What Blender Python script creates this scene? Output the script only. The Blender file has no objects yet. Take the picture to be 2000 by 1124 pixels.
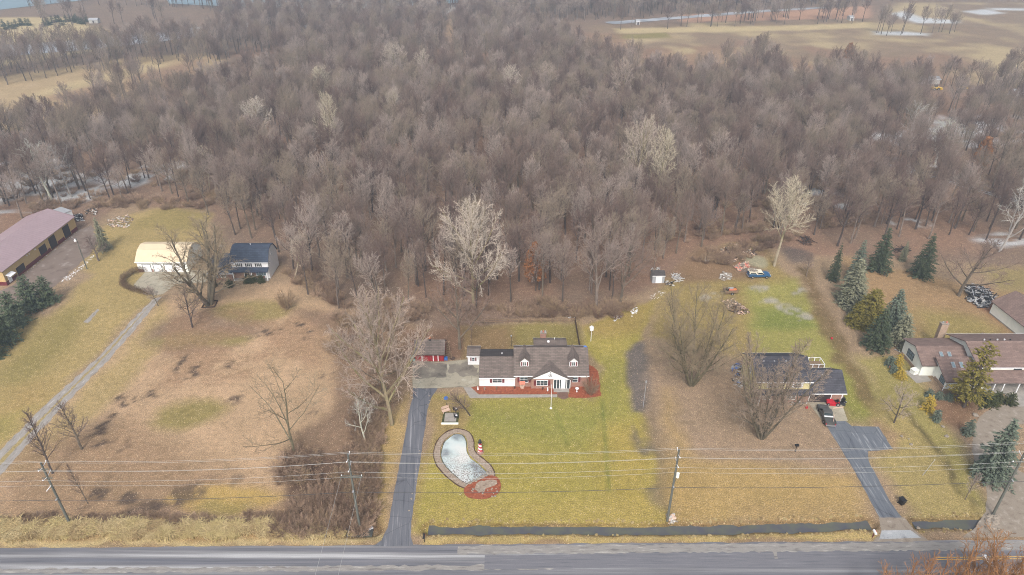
import bpy, bmesh, math, random
import numpy as np
from mathutils import Vector, Matrix

# ------------------------------------------------------------------ camera, sky, sun, exposure
scene = bpy.context.scene
COL = scene.collection
CAM_H = 85.0
FPX = 1333.0
PITCH = math.radians(30.6)
cam_data = bpy.data.cameras.new('camera')
cam_data.sensor_width = 36.0
cam_data.lens = FPX / 2000.0 * 36.0
cam_data.clip_end = 9000.0
cam = bpy.data.objects.new('camera', cam_data)
cam.location = (0, 0, CAM_H)
cam.rotation_euler = (math.radians(90) - PITCH, 0, 0)
COL.objects.link(cam)
scene.camera = cam

SUN_EL, SUN_AZ = math.radians(46), math.radians(186)     # azimuth clockwise from +Y
world = bpy.data.worlds.new('World')
scene.world = world
world.use_nodes = True
wn = world.node_tree
sky = wn.nodes.new('ShaderNodeTexSky')
sky.sky_type = 'NISHITA'
sky.sun_disc = False
sky.sun_elevation = SUN_EL
sky.sun_rotation = SUN_AZ
sky.air_density = 1.0
sky.dust_density = 6.0
sky.ozone_density = 0.6
hs = wn.nodes.new('ShaderNodeHueSaturation')
hs.inputs['Saturation'].default_value = 0.45
bg = wn.nodes['Background']
wn.links.new(sky.outputs[0], hs.inputs['Color'])
wn.links.new(hs.outputs[0], bg.inputs['Color'])
bg.inputs['Strength'].default_value = 0.15
sun_data = bpy.data.lights.new('sun', 'SUN')
sun_data.energy = 1.5
sun_data.angle = math.radians(10)
sun_data.color = (1.0, 0.95, 0.88)
sun = bpy.data.objects.new('sun', sun_data)
sun.rotation_euler = (math.radians(90) - SUN_EL, 0, -SUN_AZ + math.pi)
sun.location = (0, 0, 120)
COL.objects.link(sun)
scene.view_settings.view_transform = 'Standard'
scene.view_settings.look = 'None'
scene.view_settings.gamma = 1.0
scene.view_settings.exposure = 0.56
scene.cycles.max_bounces = 5
scene.cycles.diffuse_bounces = 2
scene.cycles.use_denoising = True
scene.cycles.denoising_prefilter = 'NONE'
scene.cycles.filter_width = 1.0
scene.cycles.use_adaptive_sampling = False

rnd = random.Random(7)
R = math.radians

# ------------------------------------------------------------------ helpers
def ang(py): return PITCH + math.atan((py - 562.0) / FPX)
def G(px, py, z=0.0):                       # the point of the plane z that the photo shows at a pixel
    Y = (CAM_H - z) / math.tan(ang(py))
    zc = Y * math.cos(PITCH) + (CAM_H - z) * math.sin(PITCH)
    return ((px - 1000.0) / FPX * zc, Y)
def Zat(py, Y): return CAM_H - Y * math.tan(ang(py))
def S(r, g, b, k=0.60):                     # sRGB of the photo -> base colour
    f = lambda c: ((c / 255.0 + 0.055) / 1.055) ** 2.4 if c > 10 else c / 255.0 / 12.92
    return (f(r) * k, f(g) * k, f(b) * k)

def tag(o, label=None, cat=None, group=None, kind=None):
    if label: o['label'] = label
    if cat: o['category'] = cat
    if group: o['group'] = group
    if kind: o['kind'] = kind
    return o
def empty(name, loc=(0, 0, 0), rz=0.0, label=None, cat=None, group=None):
    o = bpy.data.objects.new(name, None)
    o.empty_display_size = 0.3
    o.location = loc
    o.rotation_euler = (0, 0, rz)
    COL.objects.link(o)
    return tag(o, label, cat, group)
def copy_tree(o, parent=None):
    c = o.copy(); COL.objects.link(c); c.parent = parent
    for ch in list(o.children): copy_tree(ch, c)
    return c

class MB:
    def __init__(self, m=None):
        self.v = []; self.f = []; self.m = m or Matrix.Identity(4)
    def add(self, vs, fs):
        n = len(self.v)
        self.v += [tuple(self.m @ Vector(p)) for p in vs]
        self.f += [tuple(i + n for i in f) for f in fs]
        return self
    def box(self, x0, x1, y0, y1, z0, z1):
        vs = [(x, y, z) for z in (z0, z1) for y in (y0, y1) for x in (x0, x1)]
        return self.add(vs, [(0, 2, 3, 1), (4, 5, 7, 6), (0, 1, 5, 4), (2, 6, 7, 3), (0, 4, 6, 2), (1, 3, 7, 5)])
    def slab(self, pts, t):                  # thick sheet under a planar polygon
        n = len(pts)
        vs = list(pts) + [(p[0], p[1], p[2] - t) for p in pts]
        fs = [tuple(range(n)), tuple(range(2 * n - 1, n - 1, -1))] + [(i, n + i, n + (i + 1) % n, (i + 1) % n) for i in range(n)]
        return self.add(vs, fs)
    def prism(self, prof, a0, a1, axis='x'): # closed profile extruded along an axis
        n = len(prof)
        P = (lambda a, p: (a, p[0], p[1])) if axis == 'x' else ((lambda a, p: (p[0], a, p[1])) if axis == 'y' else (lambda a, p: (p[0], p[1], a)))
        vs = [P(a0, p) for p in prof] + [P(a1, p) for p in prof]
        fs = [tuple(range(n)), tuple(range(2 * n - 1, n - 1, -1))] + [(i, n + i, n + (i + 1) % n, (i + 1) % n) for i in range(n)]
        return self.add(vs, fs)
    def tube(self, p, q, r0, r1=None, n=8):
        r1 = r0 if r1 is None else r1
        p, q = Vector(p), Vector(q); a = (q - p).normalized()
        u = a.cross(Vector((0, 0, 1)) if abs(a.z) < .9 else Vector((1, 0, 0))).normalized(); w = a.cross(u)
        vs = [tuple(c + (u * math.cos(t) + w * math.sin(t)) * r) for c, r in ((p, r0), (q, r1)) for t in [2 * math.pi * k / n for k in range(n)]]
        return self.add(vs, [(i, (i + 1) % n, n + (i + 1) % n, n + i) for i in range(n)] + [tuple(range(n - 1, -1, -1)), tuple(range(n, 2 * n))])
    def lathe(self, prof, n=12, c=(0, 0, 0)):
        vs = [(c[0] + r * math.cos(2 * math.pi * k / n), c[1] + r * math.sin(2 * math.pi * k / n), c[2] + z) for r, z in prof for k in range(n)]
        fs = [(j * n + i, j * n + (i + 1) % n, (j + 1) * n + (i + 1) % n, (j + 1) * n + i) for j in range(len(prof) - 1) for i in range(n)]
        fs += [tuple(range(n - 1, -1, -1)), tuple(range((len(prof) - 1) * n, len(prof) * n))]
        return self.add(vs, fs)
    def rock(self, c, r, seed=0, sq=.65):
        g = random.Random(seed); n = 7
        vs = [(c[0], c[1], c[2] - r * .3)]
        for lv, rr in ((0, .9), (.45, 1.0), (.85, .6)):
            for k in range(n):
                t = 2 * math.pi * k / n + g.uniform(-.3, .3); q = r * rr * g.uniform(.7, 1.2)
                vs.append((c[0] + q * math.cos(t), c[1] + q * math.sin(t) * g.uniform(.8, 1), c[2] + r * sq * lv * g.uniform(.8, 1.2)))
        vs.append((c[0], c[1], c[2] + r * sq))
        fs = [(0, 1 + (k + 1) % n, 1 + k) for k in range(n)]
        for j in range(2):
            fs += [(1 + j * n + k, 1 + j * n + (k + 1) % n, 1 + (j + 1) * n + (k + 1) % n, 1 + (j + 1) * n + k) for k in range(n)]
        fs += [(1 + 2 * n + k, 1 + 2 * n + (k + 1) % n, len(vs) - 1) for k in range(n)]
        return self.add(vs, fs)
    def build(self, name, mat, parent=None, smooth=False, loc=None):
        me = bpy.data.meshes.new(name)
        me.from_pydata(self.v, [], self.f)
        bm = bmesh.new(); bm.from_mesh(me); bmesh.ops.recalc_face_normals(bm, faces=bm.faces); bm.to_mesh(me); bm.free()
        me.materials.append(mat)
        if smooth: me.shade_smooth()
        o = bpy.data.objects.new(name, me)
        if loc: o.location = loc
        COL.objects.link(o); o.parent = parent
        return o

# ------------------------------------------------------------------ materials
def newmat(name):
    m = bpy.data.materials.new(name); m.use_nodes = True
    return m, m.node_tree, m.node_tree.nodes['Principled BSDF']
def mixc(nt, a, b, fac, mode='MIX'):
    n = nt.nodes.new('ShaderNodeMix'); n.data_type = 'RGBA'; n.blend_type = mode
    for s, v in ((6, a), (7, b), (0, fac)):
        if hasattr(v, 'links') or hasattr(v, 'is_linked'): nt.links.new(v, n.inputs[s])
        else: n.inputs[s].default_value = v if s == 0 else (*v[:3], 1)
    return n.outputs[2]
def noise(nt, scale, detail=4, coord=None, rough=.6, scl=None):
    n = nt.nodes.new('ShaderNodeTexNoise'); n.inputs['Scale'].default_value = scale
    n.inputs['Detail'].default_value = detail; n.inputs['Roughness'].default_value = rough
    if coord is not None:
        if scl:
            m = nt.nodes.new('ShaderNodeMapping'); m.inputs['Scale'].default_value = scl
            nt.links.new(coord, m.inputs[0]); coord = m.outputs[0]
        nt.links.new(coord, n.inputs['Vector'])
    return n.outputs['Fac']
def ramp(nt, fac, stops):
    n = nt.nodes.new('ShaderNodeValToRGB'); e = n.color_ramp.elements
    while len(e) < len(stops): e.new(0.5)
    for k, (p, c) in enumerate(stops):
        e[k].position = p; e[k].color = (*c, 1) if len(c) == 3 else c
    nt.links.new(fac, n.inputs[0]); return n.outputs[0]
def bump(nt, b, h, strength=.4, dist=.05):
    n = nt.nodes.new('ShaderNodeBump'); n.inputs['Strength'].default_value = strength; n.inputs['Distance'].default_value = dist
    nt.links.new(h, n.inputs['Height']); nt.links.new(n.outputs[0], b.inputs['Normal'])
def objco(nt):
    return nt.nodes.new('ShaderNodeTexCoord').outputs['Object']
def surf(name, col, var=.25, scale=2.0, rough=.8, scl=None, spec=.3, metal=0, bumps=0):
    m, nt, b = newmat(name)
    co = objco(nt)
    f = noise(nt, scale, 6, co, .65, scl)
    dark = tuple(c * (1 - var) for c in col); lite = tuple(min(1, c * (1 + var)) for c in col)
    nt.links.new(ramp(nt, f, [(.3, dark), (.5, col), (.72, lite)]), b.inputs['Base Color'])
    b.inputs['Roughness'].default_value = rough; b.inputs['Specular IOR Level'].default_value = spec; b.inputs['Metallic'].default_value = metal
    if bumps: bump(nt, b, f, bumps, .1)
    return m
def roofmat(name, col, mottled=.22):
    m, nt, b = newmat(name)
    co = objco(nt)
    br = nt.nodes.new('ShaderNodeTexBrick'); br.inputs['Scale'].default_value = 1.0
    br.inputs['Brick Width'].default_value = .9; br.inputs['Row Height'].default_value = .28; br.inputs['Mortar Size'].default_value = .03
    br.inputs['Color1'].default_value = (*[c * 1.15 for c in col], 1); br.inputs['Color2'].default_value = (*[c * .82 for c in col], 1)
    br.inputs['Mortar'].default_value = (*[c * .6 for c in col], 1)
    nt.links.new(co, br.inputs['Vector'])
    f = noise(nt, .7, 6, co, .7)
    st = ramp(nt, f, [(.3, (1 - mottled,) * 3), (.7, (1 + mottled,) * 3)])
    nt.links.new(mixc(nt, br.outputs[0], st, 1.0, 'MULTIPLY'), b.inputs['Base Color'])
    b.inputs['Roughness'].default_value = .95; b.inputs['Specular IOR Level'].default_value = .15
    return m
def brickmat(name, c1, c2, mortar):
    m, nt, b = newmat(name)
    tc = nt.nodes.new('ShaderNodeTexCoord'); sx = nt.nodes.new('ShaderNodeSeparateXYZ'); nt.links.new(tc.outputs['Object'], sx.inputs[0])
    ad = nt.nodes.new('ShaderNodeMath'); ad.operation = 'ADD'; nt.links.new(sx.outputs[0], ad.inputs[0]); nt.links.new(sx.outputs[1], ad.inputs[1])
    cb = nt.nodes.new('ShaderNodeCombineXYZ'); nt.links.new(ad.outputs[0], cb.inputs[0]); nt.links.new(sx.outputs[2], cb.inputs[1])
    br = nt.nodes.new('ShaderNodeTexBrick'); br.inputs['Scale'].default_value = 1.0
    br.inputs['Brick Width'].default_value = .42; br.inputs['Row Height'].default_value = .16; br.inputs['Mortar Size'].default_value = .02
    for k, c in (('Color1', c1), ('Color2', c2), ('Mortar', mortar)): br.inputs[k].default_value = (*c, 1)
    nt.links.new(cb.outputs[0], br.inputs['Vector']); nt.links.new(br.outputs[0], b.inputs['Base Color'])
    b.inputs['Roughness'].default_value = .9
    return m
def sidingmat(name, col):
    m, nt, b = newmat(name)
    tc = nt.nodes.new('ShaderNodeTexCoord'); sx = nt.nodes.new('ShaderNodeSeparateXYZ'); nt.links.new(tc.outputs['Object'], sx.inputs[0])
    f = nt.nodes.new('ShaderNodeMath'); f.operation = 'PINGPONG'; f.inputs[1].default_value = .13; nt.links.new(sx.outputs[2], f.inputs[0])
    c = ramp(nt, f.outputs[0], [(.0, tuple(x * .8 for x in col)), (.05, col)])
    g = noise(nt, 1.2, 5, tc.outputs['Object'])
    st = ramp(nt, g, [(.3, (.88, .88, .86)), (.65, (1, 1, 1))])
    nt.links.new(mixc(nt, c, st, 1.0, 'MULTIPLY'), b.inputs['Base Color']); b.inputs['Roughness'].default_value = .6
    return m
def glassmat(name='window_glass', col=(.03, .045, .05)):
    m, nt, b = newmat(name)
    b.inputs['Base Color'].default_value = (*col, 1); b.inputs['Roughness'].default_value = .08; b.inputs['Specular IOR Level'].default_value = .8
    return m

M = {}
M['white'] = surf('white_paint', (.72, .73, .75), .08, 1.5, .5)
M['siding'] = sidingmat('white_siding', (.72, .73, .76))
M['yellow'] = sidingmat('cream_siding', (.62, .55, .30))
M['tanwall'] = sidingmat('tan_metal_wall', (.50, .36, .17))
M['ivory'] = surf('ivory_stucco', (.74, .76, .71), .08, .8, .8)
M['maroon'] = surf('maroon_paint', (.13, .025, .03), .2, 3, .6)
M['brick'] = brickmat('red_brick', (.30, .13, .09), (.22, .10, .07), (.30, .26, .22))
M['tanbrick'] = brickmat('tan_brick', (.34, .22, .15), (.25, .16, .10), (.36, .32, .27))
M['roof'] = roofmat('weathered_shingles', S(132, 120, 114, .62))
M['roofdark'] = roofmat('dark_shingles', (.07, .062, .062))
M['roofnavy'] = roofmat('navy_shingles', S(78, 88, 106, .62), .2)
M['roofblue'] = roofmat('charcoal_shingles', S(92, 92, 100, .6), .3)
M['roofbrown'] = roofmat('brown_shingles', S(150, 128, 120, .6), .15)
M['roofmetal'] = surf('mauve_metal_roof', S(178, 156, 162, .64), .06, .4, .45)
M['roofcream'] = surf('cream_metal_roof', S(236, 216, 184, .66), .08, .5, .55)
M['glass'] = glassmat()
M['blind'] = surf('pale_pane', (.16, .22, .25), .3, 3, .2)
M['darkdoor'] = surf('dark_brown_door', (.035, .026, .028), .15, 2, .6)
M['dark'] = surf('dark_metal', (.03, .03, .032), .2, 3, .5)
M['black'] = surf('black_plastic', (.012, .012, .014), .2, 3, .4)
M['grey'] = surf('grey_metal', (.30, .31, .33), .15, 3, .5)
M['concrete_light'] = surf('grey_concrete', S(178, 172, 165, .6), .2, 1.2, .9)
M['palebits'] = surf('weathered_pale_scrap', (.44, .43, .41), .3, 3, .8)
M['pole'] = surf('weathered_pole_wood', S(118, 120, 112, .6), .3, 2, .9, (3, 3, .3))
M['wood'] = surf('weathered_wood', S(150, 125, 100, .6), .3, 3, .9)
M['darkwood'] = surf('dark_fence_wood', S(98, 78, 68, .6), .3, 3, .9)
M['redwood'] = surf('barn_red_boards', (.27, .02, .025), .2, 2, .7, (5, 5, .4))
M['wire'] = surf('aluminium_wire', (.34, .34, .33), .05, 1, .5)
M['wiredark'] = surf('black_cable', (.05, .05, .055), .05, 1, .6)
M['tyre'] = surf('tyre_rubber', (.02, .02, .021), .2, 6, .9)
M['rim'] = surf('wheel_rim', (.40, .40, .41), .1, 6, .35, metal=.6)
M['terracotta'] = surf('terracotta', (.50, .17, .12), .15, 6, .8)
M['stone'] = surf('pale_fieldstone', S(176, 164, 150, .56), .35, 4, .9, bumps=.3)
M['turquoise'] = surf('turquoise_paint', (.25, .50, .48), .1, 4, .6)
M['blue'] = surf('blue_plastic', (.04, .13, .40), .1, 4, .5)
M['pinkwood'] = surf('pale_pink_boards', (.52, .38, .30), .15, 5, .8)
M['red'] = surf('red_enamel', (.42, .015, .03), .1, 4, .35)
def snowmat():
    m, nt, b = newmat('snow')
    f = noise(nt, 3, 6, objco(nt))
    nt.links.new(ramp(nt, f, [(.3, (.42, .44, .48)), (.6, (.72, .74, .78))]), b.inputs['Base Color'])
    b.inputs['Roughness'].default_value = .7; bump(nt, b, f, .6, .1)
    return m
M['snow'] = snowmat()
def stripmat(name, base, light, dark, scl=(1, 1, 1), scale=1.0, rough=.85, crack=False, rot=0.0):
    m, nt, b = newmat(name)
    co = objco(nt)
    if rot:
        mp = nt.nodes.new('ShaderNodeMapping'); mp.inputs['Rotation'].default_value = (0, 0, rot); nt.links.new(co, mp.inputs[0]); co = mp.outputs[0]
    f = noise(nt, scale, 8, co, .62, scl)
    c = ramp(nt, f, [(.32, dark), (.47, base), (.56, base), (.66, light)])
    g = noise(nt, 14, 6, co, .7)
    c = mixc(nt, c, ramp(nt, g, [(.3, (.78,) * 3), (.7, (1.2,) * 3)]), 1.0, 'MULTIPLY')
    if crack:
        v = nt.nodes.new('ShaderNodeTexVoronoi'); v.feature = 'DISTANCE_TO_EDGE'; v.inputs['Scale'].default_value = .28
        wv = nt.nodes.new('ShaderNodeMix'); wv.data_type = 'RGBA'; wv.inputs[0].default_value = .25
        nn = nt.nodes.new('ShaderNodeTexNoise'); nn.inputs['Scale'].default_value = .7; nt.links.new(co, nn.inputs['Vector'])
        nt.links.new(co, wv.inputs[6]); nt.links.new(nn.outputs['Color'], wv.inputs[7]); nt.links.new(wv.outputs[2], v.inputs['Vector'])
        k = ramp(nt, v.outputs['Distance'], [(0, (.45,) * 3), (.012, (1,) * 3)])
        c = mixc(nt, c, k, .7, 'MULTIPLY')
    nt.links.new(c, b.inputs['Base Color']); b.inputs['Roughness'].default_value = rough; b.inputs['Specular IOR Level'].default_value = .25
    bump(nt, b, g, .25, .03)
    return m
# ------------------------------------------------------------------ the ground: one sheet, coloured by what grows or lies there
def vnoise(x, y, seed=0):
    xi = np.floor(x).astype(np.int64); yi = np.floor(y).astype(np.int64); xf = x - xi; yf = y - yi
    def h(a, b):
        n = (a * 374761393 + b * 668265263 + seed * 974634777) & 0x7fffffff
        n = (n ^ (n >> 13)) * 1274126177 & 0x7fffffff
        return ((n ^ (n >> 16)) & 0xffff) / 65535.0
    u = xf * xf * (3 - 2 * xf); v = yf * yf * (3 - 2 * yf)
    return (h(xi, yi) * (1 - u) + h(xi + 1, yi) * u) * (1 - v) + (h(xi, yi + 1) * (1 - u) + h(xi + 1, yi + 1) * u) * v
def fbm(x, y, sc, seed=0, octv=4):
    t = 0; a = .5; s = 0
    for k in range(octv):
        t = t + a * vnoise(x / sc, y / sc, seed + k * 17); s += a; a *= .55; sc *= .5
    return t / s
def px_poly(p): return [G(*q) for q in p]
def sdist(X, Y, poly):                        # signed distance, positive inside
    d = np.full(X.shape, 1e9); ins = np.zeros(X.shape, bool); n = len(poly)
    for i in range(n):
        x0, y0 = poly[i]; x1, y1 = poly[(i + 1) % n]
        ex, ey = x1 - x0, y1 - y0
        t = np.clip(((X - x0) * ex + (Y - y0) * ey) / (ex * ex + ey * ey + 1e-9), 0, 1)
        d = np.minimum(d, (X - x0 - t * ex) ** 2 + (Y - y0 - t * ey) ** 2)
        c = ((y0 > Y) != (y1 > Y)) & (X < ex * (Y - y0) / (ey + (1e-12 if ey == 0 else 0)) + x0)
        ins ^= c
    d = np.sqrt(d)
    return np.where(ins, d, -d)

xs = np.concatenate([np.arange(-2600, -700, 100), np.arange(-700, -136, 4), np.arange(-136, 126, .5), np.arange(126, 700, 4), np.arange(700, 2700, 100)])
ys = np.concatenate([np.arange(-60, 56, 4), np.arange(56, 130, .5), np.arange(130, 200, 1.0), np.arange(200, 660, 3), np.arange(660, 4200, 60)])
GX, GY = np.meshgrid(xs, ys)
near = (GX[0] > -140) & (GX[0] < 130)
WX = GX + (fbm(GX, GY, 6, 3) - .5) * 4; WY = GY + (fbm(GX, GY, 6, 9) - .5) * 4
COLG = np.zeros(GX.shape + (3,)); COLG[:] = S(142, 122, 108)
def paint(poly, col, soft=2.0, amt=1.0, warp=True, world=False, patch=None):
    P = poly if world else px_poly(poly)
    bx = [p[0] for p in P]; by = [p[1] for p in P]; pad = soft + 4
    i0, i1 = np.searchsorted(ys, [min(by) - pad, max(by) + pad]); j0, j1 = np.searchsorted(xs, [min(bx) - pad, max(bx) + pad])
    if i1 <= i0 or j1 <= j0: return
    sl = (slice(i0, i1), slice(j0, j1))
    x, y = (WX[sl], WY[sl]) if warp else (GX[sl], GY[sl])
    w = np.clip(sdist(x, y, P) / soft + .5, 0, 1) * amt
    if patch: sc, lo, hi, sd = patch; w = w * np.clip((fbm(GX[sl], GY[sl], sc, sd) - lo) / (hi - lo), 0, 1)
    COLG[sl] = COLG[sl] * (1 - w[..., None]) + np.array(col) * w[..., None]
def blob(px, py, rx, ry, col, soft=1.5, amt=1.0, rot=0, patch=None):   # radii in metres
    cx, cy = G(px, py)
    P = [(cx + rx * math.cos(t) * math.cos(rot) - ry * math.sin(t) * math.sin(rot), cy + rx * math.cos(t) * math.sin(rot) + ry * math.sin(t) * math.cos(rot)) for t in [k * math.pi / 9 for k in range(18)]]
    paint(P, col, soft, amt, world=True, patch=patch)

LEAF = S(168, 146, 122); TANF = S(196, 168, 138); YEL = S(178, 159, 110); GREEN = S(153, 152, 82); GREENY = S(173, 161, 88)
OLIVE = S(152, 140, 88); FOREST = S(148, 124, 108); STRAW = S(198, 178, 122); MUD = S(118, 104, 94); DARKM = S(98, 84, 76)
MARSH = S(152, 132, 112); PALE = S(204, 186, 146); REDLEAF = S(154, 124, 106); ICE = S(214, 220, 228); GRAVEL = S(150, 140, 132)
# far fields
paint([(-300, 36), (120, 34), (215, 62), (210, 95), (0, 130), (-300, 150)], PALE, 8)
paint([(-300, 150), (0, 150), (130, 132), (260, 112), (400, 104), (440, 118), (330, 190), (180, 250), (60, 290), (-300, 330)], S(190, 168, 134), 6)
paint([(40, 190), (180, 150), (300, 120), (330, 130), (180, 190), (40, 230)], PALE, 6, .7)
paint([(1150, 50), (1700, 38), (1760, 6), (2600, 6), (2600, 170), (2000, 170), (1650, 150), (1400, 150), (1180, 110)], MARSH, 10)
paint([(1150, 50), (1700, 38), (1760, 6), (2600, 6), (2600, 170), (2000, 170), (1650, 150), (1400, 150), (1180, 110)], PALE, 10, .7, patch=(45, .48, .62, 5))
paint([(1200, 56), (1560, 50), (1700, 44), (1700, 54), (1560, 60), (1210, 66)], PALE, 6)
paint([(1330, 30), (1700, 12), (1700, 36), (1330, 44)], S(196, 156, 132), 6)
paint([(1170, 70), (1300, 64), (1310, 74), (1180, 78)], S(150, 140, 90), 3)
paint([(1300, 90), (1420, 100), (1430, 135), (1290, 112)], PALE, 8, .7)
for p in ([(1740, 27), (1765, 22), (1800, 35), (1870, 40), (1870, 46), (1790, 46)], [(1705, 62), (1760, 62), (1810, 66), (1810, 70), (1710, 68)], [(1880, 23), (1925, 18), (1960, 26), (1920, 30)], [(1930, 16), (2040, 17), (2040, 22), (1940, 20)]):
    paint(p, ICE, 5)
# forest floor
paint([(-200, 460), (230, 420), (330, 400), (560, 470), (900, 520), (1300, 480), (2200, 400), (2200, 200), (-200, 260)], FOREST, 8)
paint([(-200, 460), (560, 470), (900, 620), (1300, 560), (2200, 460), (2200, 120), (700, 40), (-200, 260)], REDLEAF, 8, .8, patch=(30, .42, .6, 21))
for a, b, c, d in ((30, 385, 26, 14), (150, 350, 26, 14), (300, 335, 13, 10), (60, 330, 18, 10), (1800, 330, 12, 5), (1850, 270, 30, 12), (1920, 240, 24, 14), (1600, 385, 8, 10), (1960, 470, 8, 4), (1775, 435, 6, 3)):
    blob(a, b, c, d, ICE, 2, .8, patch=(6, .47, .55, int(a)))
paint([(880, 20), (905, 28), (880, 110), (866, 110)], S(176, 150, 124), 2)          # cleared cut through the wood
# railway bed
paint([(1290, 190), (1500, 230), (1760, 310), (2040, 400), (2040, 420), (1760, 322), (1500, 238), (1290, 196)], S(120, 108, 104), 2)
# properties along the road
paint([(-400, 470), (140, 470), (230, 400), (330, 405), (400, 410), (440, 480), (560, 520), (640, 600), (900, 650), (1110, 610), (1290, 560), (1370, 480), (1500, 480), (1560, 500), (1700, 500), (2500, 560), (2500, 1300), (-400, 1300)], LEAF, 3)
paint([(150, 470), (230, 425), (330, 402), (410, 420), (400, 480), (270, 500), (300, 580), (150, 730), (0, 900), (-300, 1100), (-300, 640), (100, 620), (170, 540)], YEL, 3)
paint([(0, 720), (120, 610), (180, 590), (130, 680), (0, 800)], OLIVE, 5, .8)
paint([(330, 405), (400, 415), (400, 450), (300, 450), (250, 440)], OLIVE, 3, .6)
paint([(0, 760), (110, 740), (60, 820), (0, 870)], S(178, 154, 104), 6, .8)
paint([(0, 820), (60, 800), (30, 850), (0, 870)], GREEN, 4, .5)
paint([(310, 590), (420, 560), (560, 560), (690, 620), (660, 800), (570, 860), (560, 1020), (-300, 1020), (-300, 1120), (0, 900), (150, 755)], TANF, 4)
paint([(310, 590), (240, 690), (100, 820), (0, 930), (60, 930), (200, 800), (300, 690), (360, 640)], YEL, 3, .8)
paint([(0, 905), (60, 860), (250, 820), (420, 900), (560, 1000), (560, 1015), (0, 1015)], S(160, 134, 108), 6, .8)
blob(440, 1000 - 30, 9, 2.5, S(196, 168, 104), 2, .9); blob(360, 965, 10, 2.2, DARKM, 2, .8, .5, patch=(3, .42, .55, 4)); blob(440, 990, 5, 1.4, OLIVE, 2, .7)
blob(370, 805, 7, 4, OLIVE, 3, .9, .3); blob(400, 645, 12, 9, S(150, 128, 110), 4, .9); blob(395, 665, 11, 3, OLIVE, 3, .8); blob(500, 605, 9, 5, OLIVE, 3, .8)
paint([(300, 610), (560, 600), (650, 640), (620, 720), (300, 760)], S(160, 130, 105), 4, .6, patch=(8, .45, .6, 31))
for a, b, r in ((362, 705, 1.6), (390, 716, 1.3), (348, 722, 1.2), (376, 731, 1.3), (358, 738, .9), (447, 714, 1.4), (500, 655, 2), (528, 652, 1.8), (575, 640, 2.2), (600, 655, 2), (262, 782, 2.2), (240, 775, 1.6), (183, 850, 2.4), (205, 865, 1.8), (250, 868, 1.6), (205, 835, 2), (300, 770, 1.6), (220, 815, 1.6), (460, 775, 2), (622, 740, 1.2), (640, 733, 1.1), (610, 800, 1.1), (30, 945, 1.5), (190, 960, 2), (260, 968, 2.4), (330, 985, 2.6), (170, 975, 2)):
    blob(a, b, r, r * .6, DARKM, .8, .9, (a % 7) * .3, patch=(1.2, .38, .55, a))
paint([(560, 600), (700, 620), (800, 640), (800, 760), (760, 860), (740, 1030), (560, 1030), (570, 850), (650, 800), (640, 660)], S(150, 126, 106), 3)
paint([(735, 850), (800, 770), (780, 900), (745, 1040), (700, 1040), (728, 900)], S(184, 160, 112), 2)
# central property
paint([(820, 640), (930, 636), (905, 700), (800, 715), (790, 640)], S(142, 114, 96), 3)
paint([(905, 640), (1130, 632), (1145, 690), (905, 705)], OLIVE, 2.5)
paint([(905, 640), (1000, 640), (1000, 705), (905, 705)], S(150, 122, 96), 3, .75)
paint([(1140, 640), (1290, 580), (1260, 640), (1235, 690), (1235, 770), (1270, 830), (1310, 1032), (800, 1032), (812, 940), (850, 830), (835, 765), (925, 778), (1150, 782), (1175, 720), (1140, 680)], GREENY, 1.5)
paint([(1140, 640), (1290, 580), (1250, 650), (1160, 660)], S(168, 142, 92), 3, .6)
paint([(900, 790), (1160, 785), (1180, 700), (1230, 700), (1225, 800), (1150, 880), (980, 860), (900, 830)], GREEN, 8, .9)
paint([(1180, 830), (1270, 830), (1310, 1030), (1180, 1030)], S(180, 160, 90), 6, .7)
paint([(860, 980), (1300, 975), (1300, 1030), (810, 1030)], S(180, 162, 98), 3, .6)
paint([(832, 770), (925, 782), (915, 820), (850, 900), (810, 1020), (798, 1020), (840, 850)], S(166, 144, 104), 2, .8)
for k in range(4):
    x0 = 1180 + k * .5; 
paint([(1173, 780), (1179, 780), (1192, 960), (1187, 960)], S(112, 126, 62), .7, .7, warp=False)
paint([(1078, 790), (1083, 790), (1112, 870), (1106, 870)], S(118, 130, 66), .7, .5, warp=False)
# swale and leaf-covered lot
paint([(1228, 672), (1262, 672), (1275, 730), (1268, 800), (1236, 800), (1230, 740)], S(122, 114, 110), 1.5)
paint([(1268, 790), (1300, 800), (1330, 900), (1335, 1025), (1305, 1025), (1290, 900), (1262, 820)], S(128, 114, 96), 3, .85, patch=(5, .30, .5, 8))
paint([(1225, 800), (1280, 800), (1330, 1020), (1290, 1020)], S(124, 114, 104), 2, .8, patch=(7, .48, .6, 18))
paint([(1268, 640), (1460, 620), (1600, 800), (1680, 940), (1330, 960), (1270, 790)], S(170, 148, 126), 3)
paint([(1300, 900), (1660, 925), (1700, 1030), (1310, 1030)], S(188, 162, 106), 4, .85)
paint([(1300, 760), (1345, 900), (1370, 1010), (1310, 1010)], S(182, 156, 104), 4, .8)
paint([(1440, 980), (1660, 980), (1690, 1025), (1440, 1025)], S(172, 148, 110), 4, .5)
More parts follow.
